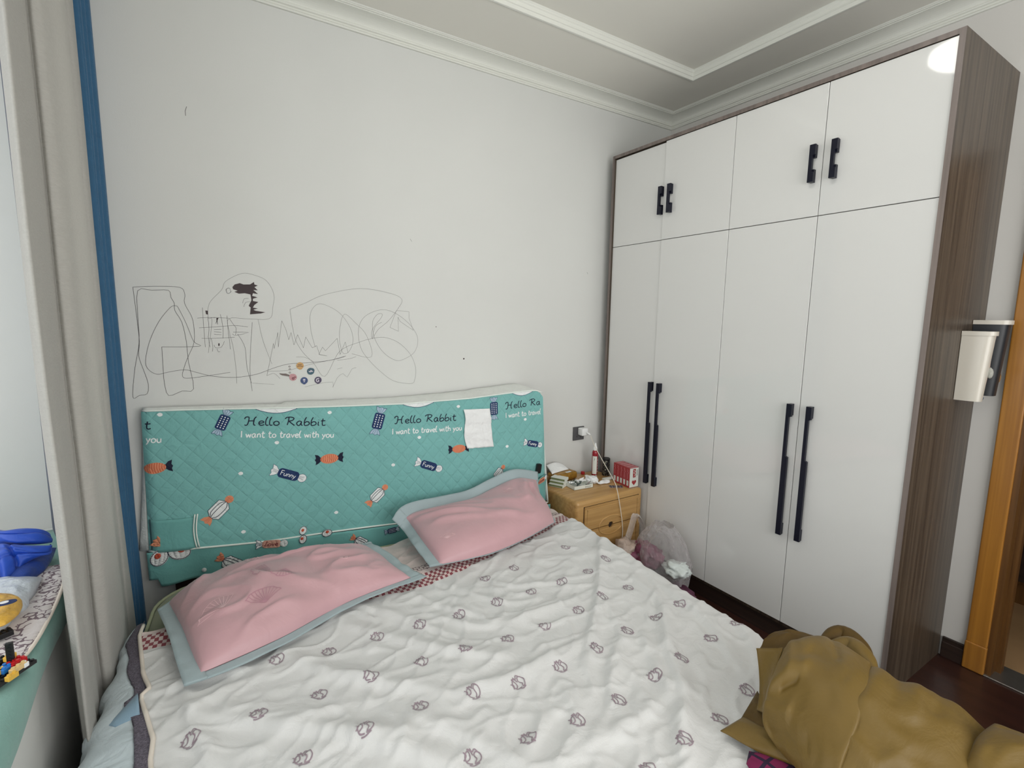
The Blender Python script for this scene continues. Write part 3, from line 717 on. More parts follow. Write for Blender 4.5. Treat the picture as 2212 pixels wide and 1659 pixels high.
# rows of small maroon boxes
ru = mth(nt, 'FRACT', mth(nt, 'MULTIPLY', U_, 44)); rv_ = mth(nt, 'MULTIPLY', V_, 62); rv = mth(nt, 'FRACT', rv_)
half = mth(nt, 'MULTIPLY', mth(nt, 'MODULO', mth(nt, 'FLOOR', mth(nt, 'ADD', rv_, 100)), 2), .5)
cu = mth(nt, 'FRACT', mth(nt, 'ADD', mth(nt, 'MULTIPLY', U_, 44), half))
chk = mth(nt, 'MULTIPLY', mth(nt, 'LESS_THAN', cu, .52), band(V_, -.080, -.0005))
# dark net lines
nu = mth(nt, 'LESS_THAN', mth(nt, 'FRACT', mth(nt, 'ADD', mth(nt, 'MULTIPLY', U_, 40), mth(nt, 'MULTIPLY', half, 1.))), .16)
nv_ = mth(nt, 'LESS_THAN', mth(nt, 'FRACT', mth(nt, 'MULTIPLY', V_, 55)), .2)
net = mth(nt, 'MULTIPLY', mth(nt, 'MAXIMUM', nu, nv_), band(V_, -.150, -.102))
pink = mth(nt, 'LESS_THAN', V_, 0.)
def mixc(fac, c1, c2):
    n = nt.nodes.new('ShaderNodeMix'); n.data_type = 'RGBA'; nt.links.new(fac, n.inputs[0])
    for i, c in ((6, c1), (7, c2)):
        if isinstance(c, tuple): n.inputs[i].default_value = c
        else: nt.links.new(c, n.inputs[i])
    return n.outputs[2]
c0 = mixc(pink, lin((212, 212, 211)), lin((212, 196, 192))); c1 = mixc(net, c0, lin((84, 56, 60))); c2 = mixc(chk, c1, lin((138, 66, 74)))
nt.links.new(c2, b.inputs['Base Color']); fabric_bump(nt, b, .3, 600, .45, 16)
M_motif = fabric('plum_print', (150, 132, 142), .9)
mb = MB(); P = []; UV = []
ss = np.concatenate([np.linspace(0, 1.765, 252), 1.765+np.linspace(.012, .34, 20)]); ts = np.concatenate([np.linspace(.02, 2.03, 280), 2.03+np.linspace(.012, .3, 16)])
for s in ss:
    r = []; u = []
    t00 = interp(s, [0, .35, .6, 1.0, 1.77, 2.2], [.50, .46, .27, .13, .10, .10])
    for tq in ts:
        t = tq if tq > 2.03 else t00+(tq-.02)/2.01*(2.03-t00)
        k = max(0, 1-s/.35); s_ = s+left_edge(t)*k
        r.append(quiltS(s_, t)); u.append((s_, t-tb(s_)+.012*nz(s_*4, t, 3)))
    P.append(r); UV.append(u)
mb.grid(P, 0, UV); dcq = Deco(mb, quiltS, lambda p, q: (p, q), .010)
motifs = [(1222,1180),(1309,1206),(1270,1232),(1214,1257),(1357,1265),(1147,1277),(1302,1290),(1468,1302),(1074,1299),(1250,1316),(1417,1333),(1177,1347),(1097,1375),(1355,1362),(1289,1399),(1592,1347),(1535,1379),(1006,1405),(1472,1424),(1211,1436),(1120,1475),(1415,1457),(1337,1507),(1614,1488),(1556,1546),(1248,1555),(1141,1592),(1478,1601),(1022,1632),(1022,1498),(907,1348),(910,1427),(992,1326),(815,1372),(711,1400),(803,1466),(690,1497),(909,1530),(560,1545),(413,1596),(655,1636),(790,1590),(598,1425),(1110,1225),(1048,1247),(1400,1655)]
ms = [bed_at(u, v, ZQ+.004) for u, v in motifs]
for r in range(3):
    for k in range(11):
        q = (.18+k*.146+.073*(r % 2), 1.93+.18*r-.02*(k*.146)); 
        if all(math.dist(q, m) > .09 for m in ms): ms.append(q)
tulip = [[(-.1, -.62), (-.55, -.45), (-.72, .0), (-.5, .42), (-.15, .62)], [(.05, -.62), (.5, -.5), (.74, -.05), (.62, .35), (.3, .5), (.12, .2), (.3, -.2), (.1, -.55)],
         [(-.62, -.35), (-.3, -.15), (-.28, .25), (-.45, .62), (-.15, .5), (.0, .15)], [(-.85, .35), (-.6, .1), (-.85, -.25)], [(-.4, -.7), (0, -.78), (.5, -.64)], [(-.2, .72), (-.02, .45), (.2, .7), (.45, .5)]]
for s, t in ms:
    ca = random.uniform(-.35, .35)
    for ln in tulip:
        Pq = [(s+.026*(math.cos(ca)*a-math.sin(ca)*b_), t-.026*(math.sin(ca)*a+math.cos(ca)*b_)) for a, b_ in ln]
        dcq.line(Pq, .0025, 1, .0016, 4)
qu = mb.build('bed_quilt', [M_quilt, M_motif], None, True, fix=False)
tag(qu, 'white bed quilt with small plum tulip prints and maroon checked border', 'quilt')
M_pipe2 = mat('cream_piping', (226, 216, 204), .7)
mb = MB(); mb.tube([quiltS(left_edge(t)-.002, t, .002) for t in np.linspace(.45, 2.03, 110)], .0055, 7); mb.build('piping', M_pipe2, qu, True)
# ---- side drop of the bedspread: dark woven band then pale blue valance
M_band = mat('grey_woven_band', (104, 98, 110), .9, var=.5, vscale=260, bump=.5, bscale=400)
M_skirt = fabric('pale_blue_voile', (196, 208, 214), .6, wr=1.0, ws=14, vs=.08)
sk = thing('bedspread', tuple(B(0, 1, .3)), 'pale blue and grey banded bedspread hanging down the bed side nearest the curtain', 'bedspread')
def drop(t, d):         # d: distance outwards from the piping, over the mattress edge and down
    s0 = left_edge(t)-.003; fl_ = max(.004, s0-.035); w = .016*math.sin(t*34+2*math.sin(t*7)+d*9)+.022*nz(t*11, d*6, 2)+.010*nz(t*30, d*22, 5)
    if d < fl_: return B(s0-d, t, ZQ-.004-.006*d/fl_+.004*nz(t*14, d*14, 3))
    e = d-fl_; a = min(e/.045, math.pi/2); q = max(0, e-.0707)
    return B(max((.0906*t-.150), s0-fl_-.045*math.sin(a)-.12*q+w*min(1, e/.12)), t, ZQ-.010-.045*(1-math.cos(a))-q)
NT = 150; tt = np.linspace(.42, 2.05, NT)
mb = MB(); mb.grid([[drop(t, k*.0026+.004*(k == 12)*math.sin(t*40)) for k in range(13)] for t in tt]); solidify(mb.build('woven_band', M_band, sk, True, fix=False), .002)
mb = MB(); mb.grid([[drop(t, .028+k/24*.34)+np.array([0, 0, -.003]) for k in range(25)] for t in tt]); solidify(mb.build('voile_skirt', M_skirt, sk, True, fix=False), .0015)
fl = [at(297, 1497, 2, .452), at(224, 1571, 2, .43), at(262, 1583, 2, .43), at(302, 1545, 2, .450)]
mb = MB(); P = []
for i in range(9):
    a = i/8; P.append([(1-a)*((1-b_)*fl[0]+b_*fl[3])+a*((1-b_)*fl[1]+b_*fl[2])+np.array([0, 0, .012*math.sin(math.pi*b_)]) for b_ in [j/6 for j in range(7)]])
mb.grid(P); solidify(mb.build('loose_corner', fabric('blue_voile_corner', (138, 166, 186), .7), sk, True, fix=False), .002)

# ================================================================ soft patches (pillows, clothes)
def curve_pts(P, n):
    C = cr(P, 12); C = np.array(C); L = np.concatenate([[0], np.cumsum(np.linalg.norm(np.diff(C, axis=0), axis=1))]); L /= L[-1]
    return np.array([[np.interp(k/n, L, C[:, i]) for i in range(3)] for k in range(n+1)])
class Patch:           # Coons surface between four edge curves, padded out along its normal
    def __init__(s, bot, top, left, right, n=60, m=40):
        s.n, s.m = n, m; bt, tp = curve_pts(bot, n), curve_pts(top, n); lf, rt = curve_pts(left, m), curve_pts(right, m)
        a = np.linspace(0, 1, n+1)[:, None, None]; b_ = np.linspace(0, 1, m+1)[None, :, None]
        c00, c10, c01, c11 = bt[0], bt[-1], tp[0], tp[-1]
        s.P = (1-b_)*bt[:, None]+b_*tp[:, None]+(1-a)*lf[None]+a*rt[None]-((1-a)*(1-b_)*c00+a*(1-b_)*c10+(1-a)*b_*c01+a*b_*c11)
        du = np.gradient(s.P, axis=0); dv = np.gradient(s.P, axis=1); N = np.cross(du, dv); s.N = N/(np.linalg.norm(N, axis=2, keepdims=True)+1e-9)
        if s.N[..., 2].mean()+(-s.N[..., 1]).mean() < 0: s.N = -s.N
    def at(s, a, b_):
        x, y = a*s.n, b_*s.m; i, j = min(s.n-1, max(0, int(x))), min(s.m-1, max(0, int(y))); fx, fy = x-i, y-j
        f = lambda A: (1-fx)*(1-fy)*A[i, j]+fx*(1-fy)*A[i+1, j]+(1-fx)*fy*A[i, j+1]+fx*fy*A[i+1, j+1]
        return f(s.P), f(s.N)
M_pink = fabric('pink_satin', (198, 157, 163), .42, fine=.05, wr=.35, ws=9, sheen=.2, spec=.5, vs=.03)
M_pinkd = fabric('pink_jacquard', (222, 184, 188), .5, fine=.05, wr=.35, ws=9, sheen=.3)
M_pinkl = fabric('rose_jacquard', (186, 138, 150), .5, fine=.05, wr=.35, ws=9, sheen=.3)
M_bord = fabric('blue_grey_cotton', (160, 176, 180), .8, wr=.3, ws=12)
def pillow(name, loc, label, pt, bulge, mar, wr_fn, group, deco=None):
    t = thing(name, loc, label, 'pillow', group)
    m0, m1, m2, m3 = mar       # margins: left, right, bottom, top (fractions)
    def prof(x, p=.42): x = min(1, max(0, x)); return (4*x*(1-x))**p
    def top(a, b_, lift=0.):
        A, B_ = m0+a*(1-m0-m1), m2+b_*(1-m2-m3); p, n = pt.at(A, B_)
        h = bulge(a, b_)*prof(a)*prof(b_)+wr_fn(a, b_)*min(1, 6*min(a, 1-a, b_, 1-b_)+.1); return p+n*(h+.004+lift)
    mb = MB(); na, nb = 110, 70
    mb.grid([[top(i/na, j/nb) for j in range(nb+1)] for i in range(na+1)], 0)
    def bot(a, b_):
        A, B_ = m0+a*(1-m0-m1), m2+b_*(1-m2-m3); p, n = pt.at(A, B_); return p-n*(.012*prof(a)*prof(b_))+n*.0035
    mb.grid([[bot(i/24, j/16) for j in range(17)] for i in range(25)][::-1], 0)
    if deco: deco(Deco(mb, lambda p, q, l: top(min(1, max(0, p)), min(1, max(0, q)), l), None, .02))
    mb.build('pillow_body', [M_pink, M_pinkd, M_pinkl], t, True, fix=False)
    mb = MB(); nn = 70
    def ringp(A, B_, w=0): p, n = pt.at(A, B_); return p+n*(.003+.006*nz(A*9, B_*9, len(label))*w)
    def strip(f):
        mb.grid([[f(i/nn, j/5) for j in range(6)] for i in range(nn+1)])
    ov = .012
    if m2 > .001: strip(lambda a, k: ringp(a, k*(m2+ov), 1-k))
    if m3 > .001: strip(lambda a, k: ringp(a, 1-k*(m3+ov), 1-k))
    if m0 > .001: strip(lambda b_, k: ringp(k*(m0+ov), b_, 1-k))
    if m1 > .001: strip(lambda b_, k: ringp(1-k*(m1+ov), b_, 1-k))
    solidify(mb.build('border', M_bord, t, True, fix=False), .003)
    return t
def ez(u, v, z): return at(u, v, 2, z)
def ginkgo(dc, c, r, ang, m=1, k=1.4):
    for q in range(11):
        a = ang+math.radians(-58+116*q/10); dc.line([(c[0], c[1]), (c[0]+r*.55*math.cos(a), c[1]+k*r*.55*math.sin(a)), (c[0]+r*math.cos(a), c[1]+k*r*math.sin(a))], .0035, m, .001)
    dc.line([(c[0]+r*math.cos(ang+math.radians(-60+120*q/16))*(1+.05*math.sin(q*2)), c[1]+k*r*math.sin(ang+math.radians(-60+120*q/16))) for q in range(17)], .005, m, .001)
# left pillow, lying flat
bot = [ez(398, 1484, .476), ez(480, 1455, .478), ez(620, 1390, .474), ez(745, 1318, .474), ez(830, 1280, .474), ez(922, 1246, .475)]
topc = [ez(340, 1320, .475), ez(420, 1272, .475), ez(540, 1232, .478), ez(680, 1200, .485), ez(800, 1172, .495)]
lf = [bot[0], ez(380, 1430, .480), ez(362, 1370, .485), topc[0]]; rt = [bot[-1], ez(880, 1225, .482), ez(840, 1195, .49), topc[-1]]
pt1 = Patch(bot, topc, lf, rt)
def wr1(a, b_): return .012*nz(a*3.2, b_*2.5, 3)+.010*nz(a*7, b_*5+a*3, 5)+.012*max(0, 1-abs(nz(a*3+b_*2, b_*4-a*2, 8))*5)-.022*math.exp(-((a-.60)/.05)**2)*(1-b_)**2
def dl(dc):
    ginkgo(dc, (.40, .52), .085, 2.6, 2); ginkgo(dc, (.46, .45), .08, 4.0, 2); ginkgo(dc, (.14, .30), .10, 1.9, 1); ginkgo(dc, (.30, .20), .09, 1.4, 2); ginkgo(dc, (.36, .82), .08, .4, 1); ginkgo(dc, (.62, .78), .07, .8, 1); ginkgo(dc, (.76, .36), .06, 2.0, 1)
pillow('pillow', tuple(B(.5, .6, .46)), 'pink satin pillow with blue grey border lying flat on the quilt, nearer the curtain', pt1,
       lambda a, b_: .105*(1-.30*a), (.055, .06, .062, .02), wr1, None, dl)
# right pillow, leaning on the headboard
def hz(u, v, off): return hb_at(u, v, off)
bot = [ez(928, 1226, .478), ez(1050, 1200, .474), ez(1130, 1168, .474), ez(1200, 1128, .478)]
topc = [hz(846, 1122, .17), hz(880, 1088, .13), hz(1000, 1062, .09), hz(1060, 1034, .075), hz(1110, 1014, .07), hz(1160, 1020, .065)]
lf = [bot[0], ez(898, 1186, .49), ez(872, 1148, .495), topc[0]]; rt = [bot[-1], hz(1185, 1100, .26), hz(1166, 1068, .14), topc[-1]]
pt2 = Patch(bot, topc, lf, rt)
def wr2(a, b_):
    f = 0.
    for (a0, b0, a1, b1, am, w) in ((0, .85, .62, .25, .026, .045), (.02, .98, .5, .55, .018, .05), (.12, .55, .75, .15, .014, .04), (.86, 1, .80, .45, .034, .040), (.93, .9, .90, .5, .020, .03), (.72, .95, .74, .55, .012, .03), (.3, .95, .7, .45, .012, .05)):
        p = np.array([a-a0, b_-b0]); d = np.array([a1-a0, b1-b0]); k = min(1, max(0, (p@d)/(d@d))); q = p-d*k; f += am*math.exp(-(q@q)/w**2)*(1-.6*k)
    return f-.016*math.exp(-((a-.88)/.025)**2-((b_-.7)/.25)**2)+.008*nz(a*5, b_*4, 11)
pillow('pillow', tuple(B(1.25, .35, .47)), 'pink satin pillow with blue grey border propped against the headboard, nearer the nightstand', pt2,
       lambda a, b_: .085*(1.15-.35*b_), (.06, .015, .004, .12), wr2, None, lambda dc: (ginkgo(dc, (.72, .8), .05, 4.4, 1), ginkgo(dc, (.1, .22), .05, 1.2, 1)))

# ================================================================ JACKET on the bed foot
M_khaki = fabric('khaki_nylon', (108, 85, 30), .52, fine=.04, wr=.6, ws=8, sheen=.05, spec=.45, vs=.04)
M_khakid = fabric('khaki_lining', (84, 63, 22), .6, fine=.04, wr=.6, ws=12, sheen=0)
jk = thing('jacket', tuple(B(1.6, 1.85, .46)), 'khaki hooded rain jacket thrown over the foot corner of the bed', 'jacket')
def cloth(name, par, m, bot, topc, lf, rt, bulge, wr_amp=.012, seed=0, n=70, mm=50, prof=.5, folds=(), th=.003):
    pt = Patch(bot, topc, lf, rt, n, mm); mb = MB(); P = []
    for i in range(n+1):
        r = []
        for j in range(mm+1):
            a, b_ = i/n, j/mm; p, nn_ = pt.P[i, j], pt.N[i, j]
            e = (16*a*(1-a)*b_*(1-b_))**prof if prof else 1
            h = bulge*e+wr_amp*.8*nz(a*2.6, b_*2.6, seed)*min(1, e*2+.1)+wr_amp*.35*nz(a*5+b_*4, b_*5-a*3, seed+4)*min(1, e*2)
            for (a0, b0, a1, b1, am, w) in folds:
                p_ = np.array([a-a0, b_-b0]); d_ = np.array([a1-a0, b1-b0]); k = min(1, max(0, (p_@d_)/(d_@d_))); q = p_-d_*k; h += am*math.exp(-(q@q)/w**2)
            r.append(p+nn_*h)
        P.append(r)
    mb.grid(P); return solidify(mb.build(name, m, par, True, fix=False), th)
# back of the body, hanging over the bed side
SM = [ez(1880, 1438, .63), ez(1874, 1490, .64), ez(1856, 1560, .615), ez(1824, 1640, .575), ez(1800, 1710, .53)]
SB = [ez(1862, 1442, .625), ez(1845, 1492, .632), ez(1822, 1560, .600), ez(1790, 1640, .560), ez(1765, 1705, .52)]
topc = [SB[0], ez(1896, 1446, .625), ez(1940, 1468, .61), ez(2000, 1492, .585), ez(2060, 1520, .56), ez(2120, 1572, .53), ez(2235, 1668, .50)]
bot = [SB[-1], ez(1950, 1750, .52), ez(2100, 1790, .50)]
body = cloth('body', jk, M_khaki, bot, topc, SB[::-1], [bot[-1], ez(2180, 1735, .52), topc[-1]], .026, .010, 3, folds=((.10, .95, .06, .6, .007, .06), (.22, .98, .20, .65, -.005, .05), (.32, .97, .34, .6, .006, .055), (.5, .98, .48, .7, -.005, .05), (.0, .55, .35, .35, .012, .08), (.02, .35, .3, .12, .010, .05), (.3, .25, .8, .15, .012, .07)))
top2 = [p+np.array([.10, .03, -.20]) for p in topc]; bot = [p+np.array([-.006, 0, -.006]) for p in topc]
cloth('side_panel', jk, M_khaki, bot, top2, [bot[0], (bot[0]+top2[0])/2+np.array([.025, 0, .02]), top2[0]], [bot[-1], (bot[-1]+top2[-1])/2+np.array([.025, 0, .02]), top2[-1]], .008, .010, 8)
# hood and yoke
hx = np.array([.004, 0, .004])
LH = [ez(1692, 1402, .62), ez(1668, 1458, .60), ez(1650, 1520, .555), ez(1652, 1575, .515), ez(1705, 1640, .49)]
topc = [LH[0], ez(1740, 1379, .64), ez(1798, 1381, .645), SM[0]+np.array([.004, 0, .006])]
bot = [LH[-1], ez(1745, 1680, .50), SM[-1]+np.array([.004, 0, .006])]
cloth('hood', jk, M_khaki, bot, topc, LH[::-1], [p+np.array([.004, 0, .006]) for p in SM[::-1]], .030, .009, 15, 80, 70, folds=((.02, .55, .40, .62, .009, .06), (.05, .40, .35, .34, .009, .05), (.45, .75, .8, .62, -.006, .06), (.15, .95, .25, .65, .007, .06), (.6, .98, .7, .75, -.005, .04), (.02, .85, .0, .45, -.007, .025), (.22, .50, .36, .53, -.007, .025), (.1, .22, .6, .16, -.006, .05)))
# hood brim standing up on the left, opening edge
bot = [ez(1636, 1535, .50), ez(1642, 1480, .54), ez(1634, 1400, .60)]; topc = [ez(1660, 1545, .53), ez(1668, 1470, .60), ez(1692, 1400, .63)]
cloth('hood_brim', jk, M_khaki, bot, topc, [bot[0], (bot[0]+topc[0])/2, topc[0]], [bot[-1], (bot[-1]+topc[-1])/2, topc[-1]], .012, .004, 5, 40, 14)
bot = [ez(1640, 1402, .585), ez(1690, 1415, .60), ez(1760, 1400, .62)]; topc = [ez(1655, 1378, .60), ez(1690, 1366, .61), ez(1760, 1374, .62)]
cloth('hood_lining', jk, M_khakid, bot, topc, [bot[0], topc[0]], [bot[-1], topc[-1]], .02, .010, 6, 40, 20)
# rolled folds behind the hood
for q, (pp, hh) in enumerate(((((1776, 1384), (1815, 1372), (1850, 1395), (1885, 1442)), .60), (((1790, 1395), (1835, 1398), (1868, 1425), (1890, 1452)), .61))):
    c = curve_pts([ez(u, v, hh) for u, v in pp], 24); mb = MB(); mb.tube(c, [.006+.022*math.sin(math.pi*(i+1)/26) for i in range(25)], 12); mb.build('hood_fold', M_khakid if q == 0 else M_khaki, jk, True)
# front hem flap pointing left
bot = [ez(1556, 1578, .472), ez(1640, 1625, .475), ez(1740, 1668, .48), ez(1860, 1730, .48)]; topc = [ez(1606, 1548, .485), ez(1690, 1590, .50), ez(1800, 1640, .51), ez(1940, 1720, .51)]
cloth('hem_flap', jk, M_khaki, bot, topc, [bot[0], topc[0]], [bot[-1], topc[-1]], .012, .006, 9, 50, 14)
bot = [ez(1600, 1553, .475), ez(1650, 1590, .485), ez(1720, 1610, .49)]; topc = [ez(1636, 1492, .49), ez(1660, 1530, .50), ez(1720, 1580, .505)]
cloth('inner_facing', jk, M_khakid, bot, topc, [bot[0], topc[0]], [bot[-1], topc[-1]], .01, .008, 12, 40, 16)
# sleeve on the right
bot = [ez(2075, 1680, .55), ez(2110, 1600, .57), ez(2150, 1565, .56)]; topc = [ez(2260, 1780, .52), ez(2300, 1720, .50), ez(2310, 1690, .48)]
cloth('sleeve', jk, M_khaki, bot, topc, [bot[0], (bot[0]+topc[0])/2+np.array([0, 0, .02]), topc[0]], [bot[-1], (bot[-1]+topc[-1])/2+np.array([0, 0, .01]), topc[-1]], .04, .014, 21)
# plaid garment underneath
M_plaid = mat('magenta_plaid', (112, 24, 70), .85); nt = M_plaid.node_tree
tc = nt.nodes.new('ShaderNodeTexCoord'); sp = nt.nodes.new('ShaderNodeSeparateXYZ'); nt.links.new(tc.outputs['Object'], sp.inputs[0])
st = mth(nt, 'MAXIMUM', mth(nt, 'LESS_THAN', mth(nt, 'FRACT', mth(nt, 'MULTIPLY', sp.outputs[0], 28)), .22), mth(nt, 'LESS_THAN', mth(nt, 'FRACT', mth(nt, 'MULTIPLY', sp.outputs[1], 28)), .22))
nt.links.new(mixc(st, lin((118, 22, 72)), lin((40, 18, 50))), nt.nodes['Principled BSDF'].inputs['Base Color'])
bot = [ez(1612, 1650, .462), ez(1650, 1700, .462), ez(1760, 1760, .462)]; topc = [ez(1618, 1622, .468), ez(1700, 1640, .474), ez(1830, 1680, .474)]
pg = cloth('plaid_shirt', None, M_plaid, bot, topc, [bot[0], topc[0]], [bot[-1], topc[-1]], .012, .006, 31, 40, 20)
tag(pg, 'magenta and dark plaid garment peeping out under the khaki jacket', 'garment')

# ================================================================ CURTAINS
M_lin = mat('oatmeal_linen', (216, 214, 209), .9, bump=.35, bscale=90, var=.05, vscale=60, stretch=(1, 1, 3), sheen=.2)
_n = M_lin.node_tree; _b = _n.nodes['Principled BSDF']; _t = _n.nodes.new('ShaderNodeBsdfTranslucent'); _t.inputs[0].default_value = lin((206, 204, 198)); _m = _n.nodes.new('ShaderNodeMixShader'); _m.inputs[0].default_value = .45
_n.links.new(_b.outputs[0], _m.inputs[1]); _n.links.new(_t.outputs[0], _m.inputs[2]); _n.links.new(_m.outputs[0], _n.nodes['Material Output'].inputs[0])
M_blue = mat('blue_voile', (42, 92, 128), .75, bump=.2, bscale=120, var=.06, vscale=30, sheen=.2)
def curtain(plan, z0, z1, name, m, label, ctr, shift=None):
    C = cr(plan, 7); mb = MB(); P = []; nzr = 40
    for x, y, *_ in [(c[0], c[1]) for c in C]:
        r = []
        for j in range(nzr+1):
            k = j/nzr; z = z1+(z0-z1)*k; g = .010*k*nz(x*20, y*20, z*1.5)
            dx, dy = (shift(k, y) if shift else (0, 0)); r.append((x+g+dx, y+g*.6+dy, z))
        P.append(r)
    mb.grid(P); o = solidify(mb.build(name, m, None, True, fix=False), .0025, 0); return tag(o, label, 'curtain')
def pl(u, x): p = at(u, 700, 0, x); return (p[0], p[1])
plan = [pl(74, -.83), pl(69, -.800), pl(72, -.775), pl(86, -.755), pl(104, -.765), pl(127, -.772), pl(142, -.758), pl(165, -.742), pl(188, -.738), pl(199, -.742), pl(198, -.752), pl(206, -.755), pl(214, -.748), pl(222, -.745), (-.752, -.19), (-.80, -.16)]
lc_ = curtain(plan, .05, 2.66, 'linen_curtain', M_lin, 'oatmeal grey linen curtain hanging in heavy folds beside the bay window', None, lambda k, y: (.020*max(0, k-.55), .06*max(0, k-.6)))
mb = MB(); p0_, p1_ = pl(66, -.812), pl(71, -.796)  # narrow dark slate strip along the near edge of the linen curtain
mb.grid([[(a*(1-k)+c*k, b_*(1-k)+d_*k, z) for k in (0, .5, 1)] for (a, b_, c, d_, z) in [(p0_[0], p0_[1], p1_[0], p1_[1], z) for z in np.linspace(.9, 2.66, 12)]])
solidify(mb.build('dark_edge', mat('slate_edge', (62, 72, 88), .85), lc_, True, fix=False), .002)
plan2 = [(-.80, -.25), (-.775, -.20), (-.76, -.17), (-.735, -.16), (-.752, -.14), (-.733, -.12), (-.744, -.10), (-.727, -.085), (-.739, -.065), (-.7215, -.05), (-.7225, -.03), (-.76, -.012), (-.79, -.008)]
curtain(plan2, .05, 2.66, 'blue_curtain', M_blue, 'narrow blue curtain pushed into the corner against the back wall', None)
mb = MB(); mb.tube([(-.775, -.01, 2.668), (-.775, -2.99, 2.668)], .010, 10)
tag(mb.build('curtain_rail', M_white, None, True), 'white curtain rail under the ceiling along the bay window', 'curtain rail')

# ================================================================ BAY LEDGE ITEMS
M_pad = fabric('teal_seat_pad', (126, 166, 158), .85, wr=.4, ws=10)
mb = MB(); P = []; ys = np.linspace(-.12, -2.9, 70)
for y in ys:
    w = .006*math.sin(y*9); P.append([(BAYX+.03, y, .657), (BAYX+.03, y, .683), (-1.1, y, .689), (-.86, y, .688+w*.3), (-.832, y, .683), (-.820+w*.4, y, .670), (-.815+w, y, .650), (-.815+w, y, .622), (-.819+w, y, .614), (-.830, y, .625), (-.836, y, .656)])
mb.grid(P, closed_v=True); n = len(P[0]); mb.face(list(range(n))); mb.face([len(mb.v)-n+k for k in range(n)][::-1])
tag(mb.build('ledge_pad', M_pad, None, True), 'pale teal pad covering the bay window ledge', 'seat pad')
M_flor = mat('floral_cotton', (216, 210, 210), .85); nt = M_flor.node_tree; b = nt.nodes['Principled BSDF']
tc = nt.nodes.new('ShaderNodeTexCoord'); vo = nt.nodes.new('ShaderNodeTexVoronoi'); vo.inputs['Scale'].default_value = 42; vo.feature = 'DISTANCE_TO_EDGE'
nn = nt.nodes.new('ShaderNodeTexNoise'); nn.inputs['Scale'].default_value = 30; nn.inputs['Detail'].default_value = 2
va = nt.nodes.new('ShaderNodeVectorMath'); va.operation = 'MULTIPLY_ADD'; va.inputs[1].default_value = (.05, .05, .05)
nt.links.new(tc.outputs['Object'], nn.inputs['Vector']); nt.links.new(nn.outputs['Color'], va.inputs[0]); nt.links.new(tc.outputs['Object'], va.inputs[2]); nt.links.new(va.outputs[0], vo.inputs['Vector'])
n3 = nt.nodes.new('ShaderNodeTexNoise'); n3.inputs['Scale'].default_value = 24; nt.links.new(tc.outputs['Object'], n3.inputs['Vector'])
msk = mth(nt, 'MULTIPLY', mth(nt, 'LESS_THAN', vo.outputs['Distance'], .085), mth(nt, 'GREATER_THAN', n3.outputs['Fac'], .47))
nt.links.new(mixc(msk, lin((220, 214, 214)), lin((126, 110, 118))), b.inputs['Base Color']); fabric_bump(nt, b, .1, 600, .5, 26)
edge = [(145, 1222), (143, 1240), (128, 1290), (100, 1350), (70, 1400), (40, 1432), (-40, 1500), (-160, 1600)]
eg = [at(u, v, 2, .692) for u, v in edge]; eg = curve_pts(eg, 60)
mb = MB(); P = []
for p in eg:
    r = []
    for k in range(24):
        q = k/23; x = p[0]+(BAYX+.12-p[0])*q; r.append((x, p[1]+.10*q*(1 if p[1] > -1 else 0), .6925+.006*nz(x*12, p[1]*12, 2)+.003))
    P.append(r)
mb.grid(P); fm = solidify(mb.build('floral_mat', M_flor, None, True, fix=False), .004, 0); tag(fm, 'grey and white floral cotton mat spread on the window ledge', 'mat')
mb = MB(); mb.tube([p+np.array([0, 0, .003]) for p in eg], .0045, 6); mb.build('mat_edging', M_pipe2, fm, True)
# blue quilted blanket
M_bblue = fabric('royal_blue_nylon', (28, 78, 190), .45, fine=.03, wr=.55, ws=11, sheen=.1, spec=.5); M_bteal = fabric('navy_lining', (30, 66, 150), .5, wr=.5)
bk = thing('folded_blanket', (-1.1, -.25, .70), 'bright blue quilted blanket folded on the window ledge', 'blanket')
cloth('lower_fold', bk, M_bteal, [ez(-60, 1300, .70), ez(30, 1275, .70), ez(95, 1235, .70)], [ez(-60, 1200, .72), ez(40, 1190, .73), ez(122, 1183, .72)], [ez(-60, 1300, .70), ez(-60, 1200, .72)], [ez(95, 1235, .70), ez(112, 1210, .71), ez(122, 1183, .72)], .03, .012, 4, 40, 30)
cloth('upper_fold', bk, M_bblue, [ez(-70, 1290, .71), ez(5, 1262, .715), ez(50, 1222, .73), ez(112, 1186, .75)], [ez(-70, 1178, .78), ez(20, 1176, .78), ez(70, 1178, .775), ez(112, 1178, .765)], [ez(-70, 1290, .71), ez(-70, 1178, .78)], [ez(112, 1186, .75), ez(113, 1178, .765)], .03, .014, 6, 50, 34, folds=((.55, 0, .55, 1, -.014, .03), (.3, 0, .34, 1, -.012, .03), (0, .45, 1, .5, -.012, .03)))
cloth('top_fold', bk, M_bblue, [ez(-70, 1180, .77), ez(10, 1178, .77), ez(80, 1176, .765), ez(113, 1172, .755)], [ez(-70, 1128, .80), ez(10, 1146, .80), ez(70, 1146, .79), ez(108, 1156, .77)], [ez(-70, 1180, .77), ez(-70, 1128, .80)], [ez(113, 1172, .755), ez(114, 1164, .765), ez(108, 1156, .77)], .025, .012, 9, 50, 24, folds=((.0, .5, 1, .45, -.012, .05),))
